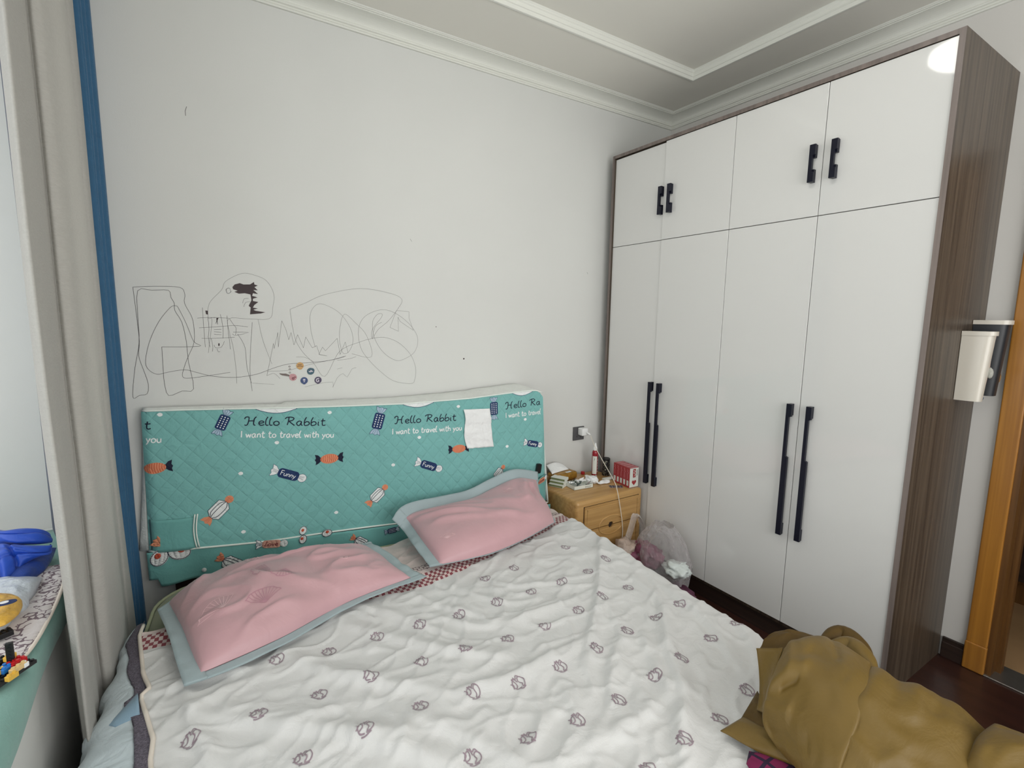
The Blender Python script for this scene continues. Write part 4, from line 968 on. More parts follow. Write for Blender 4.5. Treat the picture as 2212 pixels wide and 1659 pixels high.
# plastic pack with yellow print
M_pack = film('clear_crinkled_pack', (206, 214, 220), .35, .15, .7, 30)
pk_ = thing('snack_pack', tuple(ez(20, 1310, .70)), 'clear crinkled plastic pack with a round yellow print on the ledge', 'packet')
cloth('pack_body', pk_, mat('pack_inner', (206, 214, 222), .3, bump=.7, bscale=40, spec=.6), [ez(-60, 1375, .705), ez(10, 1358, .70), ez(45, 1315, .70)], [ez(-60, 1262, .71), ez(40, 1252, .71), ez(92, 1248, .70)], [ez(-60, 1375, .705), ez(-60, 1262, .71)], [ez(45, 1315, .70), ez(75, 1285, .70), ez(92, 1248, .70)], .035, .010, 2, 36, 30)
cloth('yellow_print', pk_, mat('yellow_foil', (214, 168, 70), .3, bump=.5, bscale=50, var=.15, vscale=40), [ez(-50, 1362, .737), ez(10, 1350, .735), ez(40, 1328, .725)], [ez(-50, 1284, .745), ez(20, 1284, .743), ez(46, 1298, .73)], [ez(-50, 1362, .737), ez(-50, 1284, .745)], [ez(40, 1328, .725), ez(48, 1312, .727), ez(46, 1298, .73)], .012, .004, 3, 30, 20)
c = ez(12, 1303, .768); mb = MB(); mb.prism([(c[0]+a, c[1]+b_) for a, b_ in ell(.020, .012, 16)], lambda p, q, h: (p, q, c[2]+h), .002); mb.build('blue_mark', M_navy, pk_)
mb = MB(); mb.prism([(c[0]+a-.002, c[1]+b_) for a, b_ in ell(.008, .005, 12)], lambda p, q, h: (p, q, c[2]+.002+h), .002); mb.build('white_mark', M_white, pk_)
# toy bricks on a black base
M_br = {'red': mat('brick_red', (190, 30, 36), .3), 'yellow': mat('brick_yellow', (220, 176, 70), .3), 'blue': mat('brick_blue', (40, 120, 200), .3), 'tan': mat('brick_tan', (216, 186, 130), .3), 'black': M_black, 'white': M_white}
def brick(c, ang, nx, ny, h, col, name, par):
    M4 = Matrix.Translation(Vector(c)) @ Matrix.Rotation(ang, 4, 'Z'); mb = MB(); u = .010
    mb.box(-nx*u/2, nx*u/2, -ny*u/2, ny*u/2, 0, h, bev=.0008, M=M4)
    for i in range(nx):
        for j in range(ny):
            bm = bmesh.new(); bmesh.ops.create_cone(bm, cap_ends=True, segments=10, radius1=.0032, radius2=.0032, depth=.004)
            bmesh.ops.transform(bm, matrix=M4 @ Matrix.Translation(Vector(((i-nx/2+.5)*u, (j-ny/2+.5)*u, h+.001))), verts=bm.verts); mb.add_bm(bm)
    return mb.build(name, M_br[col], par)
tb_ = thing('toy_brick_model', tuple(ez(20, 1460, .695)), 'half built black toy brick model with red, blue and yellow pieces', 'toy')
c = ez(14, 1462, .696); brick(c, .95, 9, 4, .008, 'black', 'base_plate', tb_)
for (u, v, zz, col, nx, ny) in ((35, 1436, .706, 'red', 3, 2), (40, 1447, .706, 'tan', 3, 1), (54, 1440, .704, 'white', 1, 1), (10, 1450, .706, 'blue', 2, 2), (-12, 1460, .706, 'yellow', 3, 2), (22, 1424, .716, 'yellow', 2, 1), (26, 1466, .704, 'yellow', 2, 1), (0, 1436, .706, 'black', 3, 2)):
    brick(ez(u, v, zz), .95, nx, ny, .010, col, 'brick', tb_)
mb = MB(); p = ez(24, 1428, .715); mb.box(p[0]-.006, p[0]+.006, p[1]-.004, p[1]+.004, p[2], p[2]+.042, bev=.001)
for k in range(5): mb.box(p[0]-.002, p[0]+.002, p[1]-.0055, p[1]-.003, p[2]+.006+k*.008, p[2]+.009+k*.008)
mb.build('upright_beam', M_black, tb_)
p = ez(2, 1378, .70)
tag(brick(p, .5, 4, 2, .012, 'black', 'toy_brick', None), 'loose dark toy piece on the floral mat beside the yellow pack', 'toy')

# ================================================================ NIGHTSTAND
NX0, NX1, NY0, NY1, NZT = 1.172, 1.662, -.432, -.03, .480
ns = thing('nightstand', ((NX0+NX1)/2, (NY0+NY1)/2, 0), 'oak coloured two drawer nightstand between the bed and wardrobe', 'nightstand')
mb = MB(); mb.box(NX0, NX1, NY0, NY1, .0, NZT, bev=.018); mb.build('body', M_oak, ns, 'auto')
M_gap = mat('shadow_gap', (40, 26, 14), .8)
def drawer(z0, z1, notch_top):
    x0, x1 = NX0+.05, NX1-.035; cx = 1.412; y = NY0
    out = []; r = .088
    base = pill((x1-x0)/2, (z1-z0)/2, .015, 4); cz = (z0+z1)/2
    mb = MB(); zz = z1 if notch_top else z0; R = .016
    pol = [(x0+.006, z0), (x1-.006, z0), (x1, z0+.006), (x1, z1-.006), (x1-.006, z1)] 
    if notch_top: pol += [(cx+R*math.cos(a), z1-R*math.sin(a)) for a in [math.pi*k/10 for k in range(11)]]
    pol += [(x0+.006, z1), (x0, z1-.006), (x0, z0+.006)]
    if not notch_top:
        arc = [(cx-R*math.cos(a), z0+R*math.sin(a)) for a in [math.pi*k/10 for k in range(11)]]; pol = [pol[0]]+arc+pol[1:]
    mb.prism(pol, lambda p, q, h: (p, y-h, q), .010)
    # raised field
    ins = .016; fz0, fz1 = z0+ins, z1-ins
    pts = [(x0+ins, fz0), (x1-ins, fz0), (x1-ins, fz1), (x0+ins, fz1)]
    mb.tube([(a, y-.010, b_) for a, b_ in pts+[pts[0]]], .0022, 6)
    arc = [(cx+r*math.cos(a), (z1-.0 if notch_top else z0)+(-1 if notch_top else 1)*.050*math.sin(a)) for a in [math.pi*k/24 for k in range(25)]]
    mb.tube([(a, y-.010, b_) for a, b_ in arc], .0042, 8)
    return mb.build('drawer', M_oak, ns, 'auto')
mb = MB(); mb.box(NX0+.047, NX1-.032, NY0-.0012, NY0+.01, .03, .448); mb.build('drawer_gap', M_gap, ns)
drawer(.317, .446, False); drawer(.036, .312, True)
# ---- things on it
def nsz(u, v, z=NZT): return at(u, v, 2, z)
def rotM(c, a): return Matrix.Translation(Vector((float(c[0]), float(c[1]), float(c[2])))) @ Matrix.Rotation(a, 4, 'Z')
M_gold = mat('gold_foil', (168, 126, 50), .3, metal=.5, bump=.5, bscale=40, var=.25, vscale=40)
tp_ = thing('tissue_pack', (1.345, -.082, NZT), 'gold wrapped pocket tissue pack with tissues sticking out, beside the headboard', 'tissue pack')
mb = MB(); Mx = rotM((1.345, -.082, NZT), .12); mb.box(-.085, .085, -.05, .05, .001, .050, bev=.016, M=Mx); mb.build('wrapper', M_gold, tp_, 'auto')
mb = MB(); dcg = Deco(mb, lambda p, q, l: tuple(Mx @ Vector((p, q, .0505+l)))); 
for px_, py_ in ((-.005, .02), (.02, -.03)):
    mb = MB(); dcg = Deco(mb, lambda p, q, l: tuple(Mx @ Vector((p, q, .0505+l))))
    dcg.poly([(px_-.02, py_-.01), (px_+.02, py_-.01), (px_+.02, py_+.01), (px_-.02, py_+.01)], 0, .0005)
    for k in range(3): dcg.line([(px_-.012+k*.009, py_-.006), (px_-.008+k*.009, py_+.006)], .002, 1, .001)
    mb.build('wrapper_label', [M_paper, M_black], tp_)
cloth('tissue', tp_, M_paper, [(1.255, -.10, .532), (1.33, -.085, .533), (1.40, -.075, .534)], [(1.26, -.03, .568), (1.33, -.025, .574), (1.39, -.022, .552)], [(1.255, -.10, .532), (1.26, -.03, .568)], [(1.40, -.075, .534), (1.39, -.022, .552)], .008, .006, 3, 30, 16)
mb = MB(); mb.box(1.195, 1.235, -.105, -.060, NZT+.001, NZT+.045, bev=.006); tag(mb.build('sweet_box', mat('brown_card', (112, 84, 46), .5, var=.2, vscale=60)), 'small brown packet at the nightstand edge in front of the gold tissues', 'box')
M_cg = mat('green_card', (112, 122, 82), .6); M_cw = mat('pale_card', (222, 226, 218), .5)
for i, (u, v, z) in enumerate(((1208, 1046, 0), (1218, 1040, .016), (1226, 1030, .032))):
    mb = MB(); Mx = rotM((1.245+.012*i, -.165+.006*i, NZT+.001+z), -1.1)
    mb.box(-.045, .045, -.026, .026, 0, .0155, 0, .001, Mx); mb.box(-.044, .044, -.027, .027, .0025, .013, 1, 0, Mx)
    tag(mb.build('medicine_box', [M_cw, M_cg]), ('flat white and green box at the bottom of the stack by the tissue pack', 'flat white and green box in the middle of the stack by the tissue pack', 'flat white and green box on top of the stack by the tissue pack')[i], 'box', )
# open white tray box with foil strips
ob = thing('open_box', (1.345, -.225, NZT), 'open shallow white box full of crinkled foil at the nightstand front', 'box')
Mx = rotM((1.352, -.228, NZT), -.08); mb = MB()
mb.box(-.065, .065, -.050, .050, .001, .003, M=Mx)
for a in ((-.065, -.063, -.05, .05), (.063, .065, -.05, .05), (-.065, .065, -.05, -.048), (-.065, .065, .048, .05)): mb.box(a[0], a[1], a[2], a[3], .001, .021, M=Mx)
mb.build('tray', M_cw, ob)
mb = MB(); dcg = Deco(mb, lambda p, q, l: tuple(Mx @ Vector((p, -.0505-l, q))))
for k in range(5): dcg.line([(.01+k*.009, .006), (.014+k*.009, .015)], .0022, 0, .0002)
mb.build('box_print', M_black, ob)
mb = MB()
for k in range(26):
    r = random.Random(k); cx, cy, cz = r.uniform(-.05, .05), r.uniform(-.035, .035), r.uniform(.006, .028); a = r.uniform(0, 3); l = r.uniform(.012, .026)
    q = [Vector((cx-l*math.cos(a), cy-l*math.sin(a), cz)), Vector((cx+l*math.cos(a), cy+l*math.sin(a), cz+r.uniform(-.003, .006))), Vector((cx+l*math.cos(a)+.006, cy+l*math.sin(a)+.008, cz+.007)), Vector((cx-l*math.cos(a)+.006, cy-l*math.sin(a)+.008, cz+.005))]
    mb.quad(*[Mx @ v for v in q], m=k % 3)
mb.build('foil_strips', [mat('foil', (210, 216, 214), .18, metal=.8), mat('dark_foil', (60, 72, 66), .3), M_paper], ob, fix=False)
# crumpled tissues
def crumple(name, c, r, seed, m, label, cat, sx=1., sy=1., flat=.5, grp=None):
    bm = bmesh.new(); bmesh.ops.create_icosphere(bm, subdivisions=4, radius=1)
    for v in bm.verts:
        d = v.co.normalized(); k = 1+.45*noise.noise(d*1.6+Vector((seed, 0, 0)))+.30*abs(noise.noise(d*4+Vector((0, seed, 0))))+.12*noise.noise(d*9)
        v.co = Vector((d.x*k*sx*r, d.y*k*sy*r, max(-flat*r*.8, d.z*k*flat*r)))
    mb = MB(); zmin = min(v.co.z for v in bm.verts)
    for v in bm.verts: v.co += Vector((c[0], c[1], c[2]-zmin))
    mb.add_bm(bm); o = mb.build(name, m, None, True); return tag(o, label, cat, grp)
crumple('crumpled_tissue', (1.462, -.215, NZT+.001), .032, 2, M_paper, 'crumpled white tissue between the open box and medicine strip', 'tissue', .9, 1.3, .7)
crumple('paper_wrapper', (1.520, -.262, NZT+.001), .026, 5, M_paper, 'small torn white wrapper lying in front of the spray bottle', 'wrapper', 1.5, .6, .35)
mb = MB(); p = (1.515, -.165); mb.grid([[(p[0]+.03*math.cos(a)*i/3*(1+.25*math.sin(3*a)), p[1]+.022*math.sin(a)*i/3, NZT+.003+.010*(i/3)**2*(1+math.sin(5*a)*.6)) for a in [2*math.pi*k/20 for k in range(20)]] for i in range(1, 4)], closed_v=True)
tag(solidify(mb.build('torn_wrapper', film('clear_wrap', (220, 226, 224), .4, .15, .5, 60), None, True, fix=False), .001), 'torn clear wrapper lying at the foot of the red spray bottle', 'wrapper')
# blister strip
Mx = rotM((1.535, -.345, NZT+.0015), -.5); mb = MB(); mb.box(-.038, .038, -.018, .018, 0, .0012, 0, 0, Mx)
for i in range(5):
    for j in range(2): mb.lathe([(0, .0035), (.003, .003), (.0045, .001)], tuple(Mx @ Vector((-.03+i*.015, -.009+j*.018, .001))), 10, 1)
tag(mb.build('pill_strip', [mat('silver_foil', (150, 146, 152), .25, metal=.7), mat('blister', (70, 60, 72), .2)]), 'silver blister pill strip in front of the red boxes', 'pill strip')
mb = MB(); Mx = rotM((1.597, -.225, NZT+.001), -.05); mb.box(-.05, .04, -.012, .012, 0, .012, 0, .002, Mx); tag(mb.build('white_strip_box', M_cw), 'narrow flat white box behind the torn wrappers', 'box')
p = (1.520, -.035); mb = MB(); mb.lathe([(0, .0), (.012, 0), (.013, .004), (.012, .016), (0, .017)], (p[0], p[1]-.03, NZT+.001), 16); tag(mb.build('bottle_cap', mat('red_plastic', (160, 28, 34), .35), None, 'auto'), 'small red cap lying near the back edge of the nightstand', 'cap')
# spray bottle
sb = thing('spray_bottle', (1.572, -.115, NZT), 'slim red bottle with white label and white spray cap', 'bottle')
cx, cy = 1.572, -.115
mb = MB(); mb.lathe([(0, .001), (.017, .001), (.019, .005), (.019, .145), (.016, .155), (.011, .160), (0, .161)], (cx, cy, NZT), 28); mb.build('bottle', mat('red_liquid_bottle', (150, 16, 34), .15, coat=.5), sb, 'auto')
mb = MB(); P = [[(cx+.0193*math.cos(a), cy+.0193*math.sin(a), NZT+z) for z in (.012, .125)] for a in [math.radians(180+k*90/12) for k in range(13)]]; mb.grid(P); mb.build('label', M_cw, sb, True, fix=False)
mb = MB(); dcg = Deco(mb, lambda p, q, l: (cx+(.0196+l)*math.cos(p), cy+(.0196+l)*math.sin(p), NZT+q))
for k in range(5): dcg.line([(math.radians(284), .025+k*.018), (math.radians(298), .032+k*.018)], .005, 0, .0002); dcg.line([(math.radians(290), .022+k*.018), (math.radians(290), .034+k*.018)], .08, 0, .0002)
dcg.line([(math.radians(218), .10), (math.radians(226), .112)], .01, 1, .0002)
mb.build('label_print', [M_paper, M_black], sb, fix=False)
mb = MB(); mb.lathe([(.0115, .158), (.0125, .162), (.0125, .175), (.0105, .179), (.0075, .192), (.0055, .205), (0, .206)], (cx, cy, NZT), 24); mb.build('spray_cap', M_white, sb, 'auto')
# black patterned canister
M_can = mat('black_canister_print', (24, 24, 26), .35); nt = M_can.node_tree; b = nt.nodes['Principled BSDF']
tc = nt.nodes.new('ShaderNodeTexCoord'); n = nt.nodes.new('ShaderNodeTexNoise'); n.inputs['Scale'].default_value = 90; n.inputs['Detail'].default_value = 3; n.inputs['Distortion'].default_value = 2
nt.links.new(tc.outputs['Object'], n.inputs['Vector']); nt.links.new(mixc(mth(nt, 'GREATER_THAN', n.outputs['Fac'], .60), lin((22, 22, 24)), lin((150, 148, 128))), b.inputs['Base Color'])
cn = thing('canister', (1.634, -.150, NZT), 'black canister with pale line print beside the red bottle', 'canister')
mb = MB(); mb.lathe([(0, .001), (.023, .001), (.024, .004), (.024, .098), (.023, .101)], (1.634, -.150, NZT), 30); mb.build('body', M_can, cn, 'auto')
mb = MB(); mb.lathe([(.0238, .098), (.0245, .101), (.0245, .107), (.022, .110), (.020, .107), (0, .107)], (1.634, -.150, NZT), 30); mb.build('lid', M_black, cn, 'auto')
# carton of five slim red boxes standing in a row, in clear wrap
M_red = mat('glossy_red_card', (160, 12, 26), .35, coat=.1); M_heart = mat('heart_red', (190, 20, 40), .3)
a0 = nsz(1326, 1036); 
q0 = np.array([1.590, -.262]); q1 = np.array([1.583, -.400])      # long face from back-left to front corner
dx_ = (q1-q0)/np.linalg.norm(q1-q0); LR = np.linalg.norm(q1-q0); dn = np.array([-dx_[1], dx_[0]])   # inward (towards the wardrobe)
DP = .071; HR = .118
def cbx(mb, t0, t1, w0, w1, z0, z1, m=0, bev=0.):
    M4 = Matrix(((dx_[0], dn[0], 0, q0[0]), (dx_[1], dn[1], 0, q0[1]), (0, 0, 1, NZT), (0, 0, 0, 1))); mb.box(t0, t1, w0, w1, z0, z1, m, bev, M4)
lab5 = ['farthest from the viewer', 'second from the back', 'in the middle of the row', 'second from the front', 'with the red heart on its white side']
for k in range(5):
    g = LR/5; mb = MB(); cbx(mb, k*g+.0008, (k+1)*g-.0008, 0, DP, .001, HR, 0, .0008)
    f = lambda p, q, l: (q0[0]+dx_[0]*p-dn[0]*l, q0[1]+dx_[1]*p-dn[1]*l, NZT+q)
    dcg = Deco(mb, f); c = (k+.5)*g
    dcg.poly([(c-g*.28, .012), (c+g*.28, .012), (c+g*.28, .042), (c-g*.28, .042)], 1, .0006)
    for j in range(4): dcg.line([(c-g*.1, .016+j*.006), (c+g*.1, .016+j*.006)], .0015, 2, .0010)
    dcg.line([(c-g*.2, .108), (c+g*.1, .105), (c-g*.1, .096), (c+g*.2, .092), (c, .080), (c, .052)], .0022, 3, .0008, 3)
    ft = lambda p, q, l: (q0[0]+dx_[0]*p+dn[0]*q, q0[1]+dx_[1]*p+dn[1]*q, NZT+HR+l)
    dct = Deco(mb, ft); dct.poly([(k*g+g*.62, .01), (k*g+g*.95, .01), (k*g+g*.95, DP-.01), (k*g+g*.62, DP-.01)], 3, .0005)
    if k == 4:
        fe = lambda p, q, l: (q1[0]+dn[0]*p+dx_[0]*(l-.0006), q1[1]+dn[1]*p+dx_[1]*(l-.0006), NZT+q)
        de = Deco(mb, fe); de.poly([(.002, .003), (DP-.002, .003), (DP-.002, HR-.002), (.002, HR-.002)], 1, .0010)
        hrt = [(.036+.0165*(16*math.sin(t)**3)/16, .030+.0175*(13*math.cos(t)-5*math.cos(2*t)-2*math.cos(3*t)-math.cos(4*t))/16) for t in [2*math.pi*i/28 for i in range(28)]]
        de.poly(hrt, 0, .0016); de.poly([(.026, .060), (.046, .060), (.046, .110), (.026, .110)], 0, .0016)
        de.line([(.030, .104), (.042, .096), (.031, .087), (.042, .078), (.033, .066)], .003, 1, .0022, 3)
        for j in range(4): de.line([(.054, .070+j*.009), (.062, .075+j*.009)], .003, 2, .0016)
    tag(mb.build('red_box', [M_red, M_cw, M_black, mat('pink_print', (214, 130, 136), .35)], None, fix=True), 'slim red box '+lab5[k]+' on the nightstand', 'box', 'row of five slim red boxes on the nightstand')
mb = MB(); cbx(mb, -.002, LR+.020, -.002, DP+.003, .0005, HR+.004, 0, .003); tag(mb.build('shrink_wrap', film('shrink_wrap', (236, 238, 240), .0, .08, .5, 30), None), 'clear shrink wrap round the five red boxes on the nightstand', 'wrapping')
# ---- socket, charger, cable
so = thing('wall_socket', (1.525, -.004, .728), 'dark grey wall socket above the nightstand', 'socket')
mb = MB(); mb.box(1.482, 1.568, -.009, -.0005, .686, .772, bev=.002); mb.build('plate', mat('graphite_plate', (84, 84, 86), .4), so)
for a, b_, c_ in ((1.538, .705, 0), (1.552, .705, 0), (1.545, .717, 1), (1.510, .71, 0)):
    mb = MB(); mb.box(a-.0015, a+.0015, -.0098, -.008, b_-.005, b_+.005); mb.build('slot', M_black, so)
ch = thing('phone_charger', (1.535, -.03, .74), 'white USB charger plugged into the dark wall socket', 'charger')
mb = MB(); mb.box(1.513, 1.560, -.058, -.011, .722, .768, bev=.006); mb.build('charger_body', M_white, ch, 'auto')
mb = MB(); mb.tube([(1.545, -.058, .742), (1.550, -.072, .738), (1.556, -.082, .730)], .006, 10); mb.build('plug', M_white, ch, True)
pc = [(1.556, -.082, .730), tuple(at(1284, 962, 1, -.16)), tuple(at(1300, 992, 1, -.25)), tuple(at(1316, 1020, 1, -.34)), tuple(at(1328, 1042, 1, -.415)), tuple(at(1333, 1058, 1, NY0-.012)), tuple(at(1338, 1085, 1, NY0-.020)), tuple(at(1343, 1120, 1, NY0-.024)), tuple(at(1345, 1150, 1, NY0-.022)), tuple(at(1341, 1180, 1, NY0-.022)), tuple(at(1340, 1210, 1, NY0-.030))]
mb = MB(); mb.tube(cr(pc, 8), .0022, 8); tag(mb.build('charging_cable', mat('cable_white', (226, 220, 206), .5), None, True), 'thin white charging cable hanging over the nightstand front', 'cable')
# ---- plastic carrier bag with rubbish by the wardrobe
M_bag = film('milky_bag', (218, 214, 216), .20, .14, 1.0, 20)
pb = thing('carrier_bag', (1.53, -.62, 0), 'translucent white carrier bag standing between nightstand and wardrobe', 'plastic bag')
def bagshape(c, rx, ry, z0, z1, seed, name, neck=.55):
    mb = MB(); P = []
    for j in range(25):
        k = j/24; z = z0+(z1-z0)*k; s_ = math.sin(math.pi*min(1, .12+.88*k)*.92)**.55 if k < .5 else (1-(1-neck)*((k-.5)/.5)**1.6)
        P.append([(c[0]+rx*s_*math.cos(a)*(1+.22*nz(math.cos(a)*2+seed, math.sin(a)*2, k*3)+.14*nz(math.cos(a)*6, math.sin(a)*6+k*2, seed)), c[1]+ry*s_*math.sin(a)*(1+.16*nz(math.cos(a)*2, math.sin(a)*2+seed, k*3)+.07*math.sin(a*9+k*3)), z+.02*k*nz(a*1.5, seed, 1)) for a in [2*math.pi*i/40 for i in range(40)]])
    mb.grid(P, closed_v=True); return mb.build(name, M_bag, pb, True, fix=False)
bagshape((1.545, -.70), .115, .16, .005, .385, 3, 'bag_body', .35)
c = at(1372, 1112, 1, -.50)
hp = [at(1352, 1175, 1, -.52), at(1363, 1140, 1, -.51), c, at(1382, 1122, 1, -.50), at(1392, 1160, 1, -.50), at(1386, 1185, 1, -.50)]
C = cr(hp, 6); mb = MB(); mb.grid([[p+np.array([.016*math.sin(q), .02*math.cos(q)+.01*math.sin(3*q), 0]) for q in (0, 1.2, 2.4, 3.6)] for p in C]); mb.build('bag_handle', film('bag_handle_film', (226, 222, 222), .4, .15, .6, 40), pb, True, fix=False)
crumple('snack_wrapper', (1.50, -.62, .14), .075, 8, mat('plum_wrapper', (124, 66, 90), .35, bump=.4, bscale=30, var=.3, vscale=25), 'plum and pink snack wrapper inside the clear carrier bag', 'wrapper', 1, 1.2, .8)
crumple('paper_packaging', (1.44, -.535, .16), .055, 4, mat('beige_print', (176, 158, 146), .5, var=.3, vscale=30), 'beige crumpled packaging at the top of the carrier bag', 'packaging', 1.2, 1, .9)
crumple('crumpled_paper', tuple(at(1462, 1224, 0, 1.50)-np.array([0, 0, .04])), .05, 9, mat('white_packaging', (214, 222, 220), .4, bump=.4, bscale=40), 'crumpled white packaging lying beside the carrier bag by the bed', 'packaging', 1.1, 1.2, .7)
crumple('fabric_scrap', (1.50, -.86, .002), .07, 12, mat('plum_cloth', (88, 46, 68), .8), 'plum coloured cloth on the floor under the white packaging', 'cloth', .9, 1.2, .9)
mb = MB(); p = at(1383, 1180, 1, -.56); Mx = rotM((p[0], p[1], p[2]-.02), .3); mb.box(-.03, .03, -.02, .02, 0, .035, 0, .004, Mx); tag(mb.build('soap_box', M_cw), 'small white box showing over the bed edge inside the bag', 'box')

# ================================================================ WALL: drawing, stickers
def Wp(u, v): p = at(u, v, 1, -.001); return (float(p[0]), float(p[2]))
def Z2(X, Y_): return Wp(260+X/3.16, 560+Y_/3.16)
M_pencil = mat('pencil', (124, 124, 122), .9); M_pen = mat('pencil_dark', (96, 94, 96), .9); M_mark = mat('brown_marker', (74, 64, 66), .85)
mb = MB(); dw = Deco(mb, lambda p, q, l: (p, -.0006-l, q), None, .05)
def pen(P, w=.0016, m=0, sm=5, closed=False): dw.line([Z2(*p) for p in P], w*.85, m, 0., sm, closed)
pen([(85, 190), (110, 380), (130, 560), (125, 660), (160, 760), (190, 850), (183, 918), (130, 930), (92, 950), (85, 900), (100, 740), (128, 570), (120, 400), (118, 215), (215, 212), (328, 212), (345, 260), (368, 300), (372, 350), (420, 430), (450, 560), (465, 700), (500, 885), (420, 900), (330, 930), (300, 840), (292, 740), (283, 598)], .0018, 1, 3)
pen([(283, 598), (540, 594), (500, 560), (450, 440), (400, 340), (380, 318), (340, 330), (260, 430), (200, 560), (172, 690), (190, 750), (250, 785), (330, 770), (440, 755), (530, 775), (640, 800), (790, 806), (930, 785), (1040, 745), (1150, 715), (1300, 705), (1430, 690), (1540, 660)], .0017, 1, 4)
pen([(85, 190), (240, 184), (405, 192), (440, 240), (438, 300), (490, 400), (505, 500), (500, 580), (465, 660), (435, 740), (425, 800), (470, 812), (620, 792), (750, 772)], .0017, 1, 4)
pen([(600, 640), (625, 420), (600, 400), (608, 300), (690, 210), (720, 150), (830, 97), (920, 110), (1000, 150), (1048, 240), (1040, 330), (1018, 405), (880, 408), (740, 406), (745, 500), (770, 600), (790, 750), (795, 848)], .0012)
pen([(1158, 342), (1260, 300), (1400, 240), (1640, 200), (1850, 235), (1922, 275), (1900, 330), (1830, 420), (1760, 480), (1720, 545)], .0013)
pen([(1158, 342), (1175, 460), (1200, 560), (1250, 640), (1320, 710), (1395, 800), (1480, 650), (1540, 600), (1620, 570), (1700, 545), (1800, 533), (1900, 570), (1980, 650), (2015, 740), (2010, 820), (1985, 848), (1870, 832), (1780, 770), (1690, 680), (1640, 600), (1625, 480), (1670, 390), (1780, 345), (1880, 370), (1980, 450), (2030, 540), (2010, 630), (1940, 680), (1880, 690), (1800, 640), (1740, 550), (1720, 440), (1750, 380), (1785, 372), (1780, 400), (1720, 480), (1718, 540), (1740, 460), (1785, 430)], .0013)
pen([(1330, 600), (1300, 480), (1298, 370), (1340, 310), (1400, 312), (1500, 370), (1570, 470), (1588, 560), (1560, 630), (1520, 640), (1497, 560), (1500, 460), (1530, 375), (1600, 430), (1680, 520), (1715, 665), (1580, 645)], .0012)
pen([(1840, 465), (1885, 350), (1970, 358), (1970, 400), (2000, 485), (1910, 425), (1895, 395), (1898, 492), (1840, 465)], .0012, 0, 0)
pen([(1000, 795), (1020, 700), (1045, 575), (1050, 610), (1075, 500), (1078, 600), (1102, 420), (1130, 480), (1150, 550), (1165, 500), (1185, 585), (1210, 515), (1250, 605), (1265, 530), (1310, 605), (1340, 590), (1360, 650), (1410, 660), (1355, 650), (1380, 600), (1400, 625), (1480, 540), (1500, 650), (1535, 565), (1555, 640)], .0013, 0, 0)
pen([(940, 410), (975, 560), (1035, 715)], .0011); pen([(900, 430), (890, 600), (885, 770), (900, 900)], .0014, 1); pen([(800, 510), (850, 600), (865, 740), (895, 845)], .0014, 1)
pen([(1000, 765), (1130, 760), (1200, 745), (1320, 712), (1480, 680), (1530, 665)], .0012); pen([(1000, 795), (1050, 780), (1090, 815)], .0012); pen([(1200, 668), (1260, 670), (1320, 700)], .0011); pen([(900, 845), (1050, 855)], .0010); pen([(1260, 872), (1350, 850), (1450, 838), (1450, 875), (1480, 810), (1520, 780), (1548, 805), (1580, 750), (1610, 740)], .0012, 0, 2); pen([(1610, 665), (1560, 680), (1480, 690)], .0012); pen([(1480, 750), (1515, 740)], .001)
for P in ([(525, 402), (600, 398), (740, 402)], [(537, 468), (650, 462), (780, 452), (870, 462)], [(555, 540), (650, 540), (780, 532)], [(560, 330), (568, 450), (580, 600)], [(598, 400), (605, 480), (600, 530), (612, 600)], [(620, 540), (632, 600), (628, 630)], [(682, 375), (700, 460), (700, 540)], [(728, 385), (735, 480), (752, 615)], [(745, 406), (775, 450), (790, 470), (785, 520), (765, 510)], [(770, 498), (875, 500), (790, 520)], [(640, 480), (690, 478)], [(640, 495), (690, 500)], [(640, 512), (690, 516)], [(640, 585), (650, 605), (690, 600), (710, 560)], [(660, 610), (668, 632), (680, 630)], [(620, 400), (660, 400), (650, 440)], [(660, 400), (665, 445)], [(835, 300), (845, 270), (875, 268)], [(842, 325), (855, 295), (885, 290)]): pen(P, .0013, 1, 2)
for c_, r_ in (((738, 215), 16),): pen([(c_[0]+r_*math.cos(a)*(1+.2*math.sin(4*a)), c_[1]+r_*1.2*math.sin(a)) for a in [k*.6 for k in range(20)]], .0012, 1, 0)
dino = [(765, 190), (780, 172), (815, 163), (840, 172), (885, 172), (912, 155), (915, 172), (938, 180), (915, 190), (938, 212), (908, 210), (940, 238), (905, 232), (900, 250), (936, 260), (905, 270), (905, 285), (942, 292), (915, 312), (905, 330), (938, 336), (908, 345), (925, 352), (990, 362), (960, 370), (885, 376), (890, 330), (876, 318), (895, 280), (888, 240), (850, 232), (808, 235), (778, 222), (800, 215), (770, 205)]
dw.poly([Z2(*p) for p in dino], 2, .0001)
dw.poly([Z2(655+a, 420+b_) for a, b_ in ((0, -18), (16, -20), (6, 0), (4, 28))], 2, .0001); dw.poly([Z2(a, b_) for a, b_ in ((580, 350), (598, 352), (598, 378), (585, 375))], 2, .0001); dw.poly([Z2(673+a, 583+b_) for a, b_ in ell(5, 11, 8)], 2, .0001)
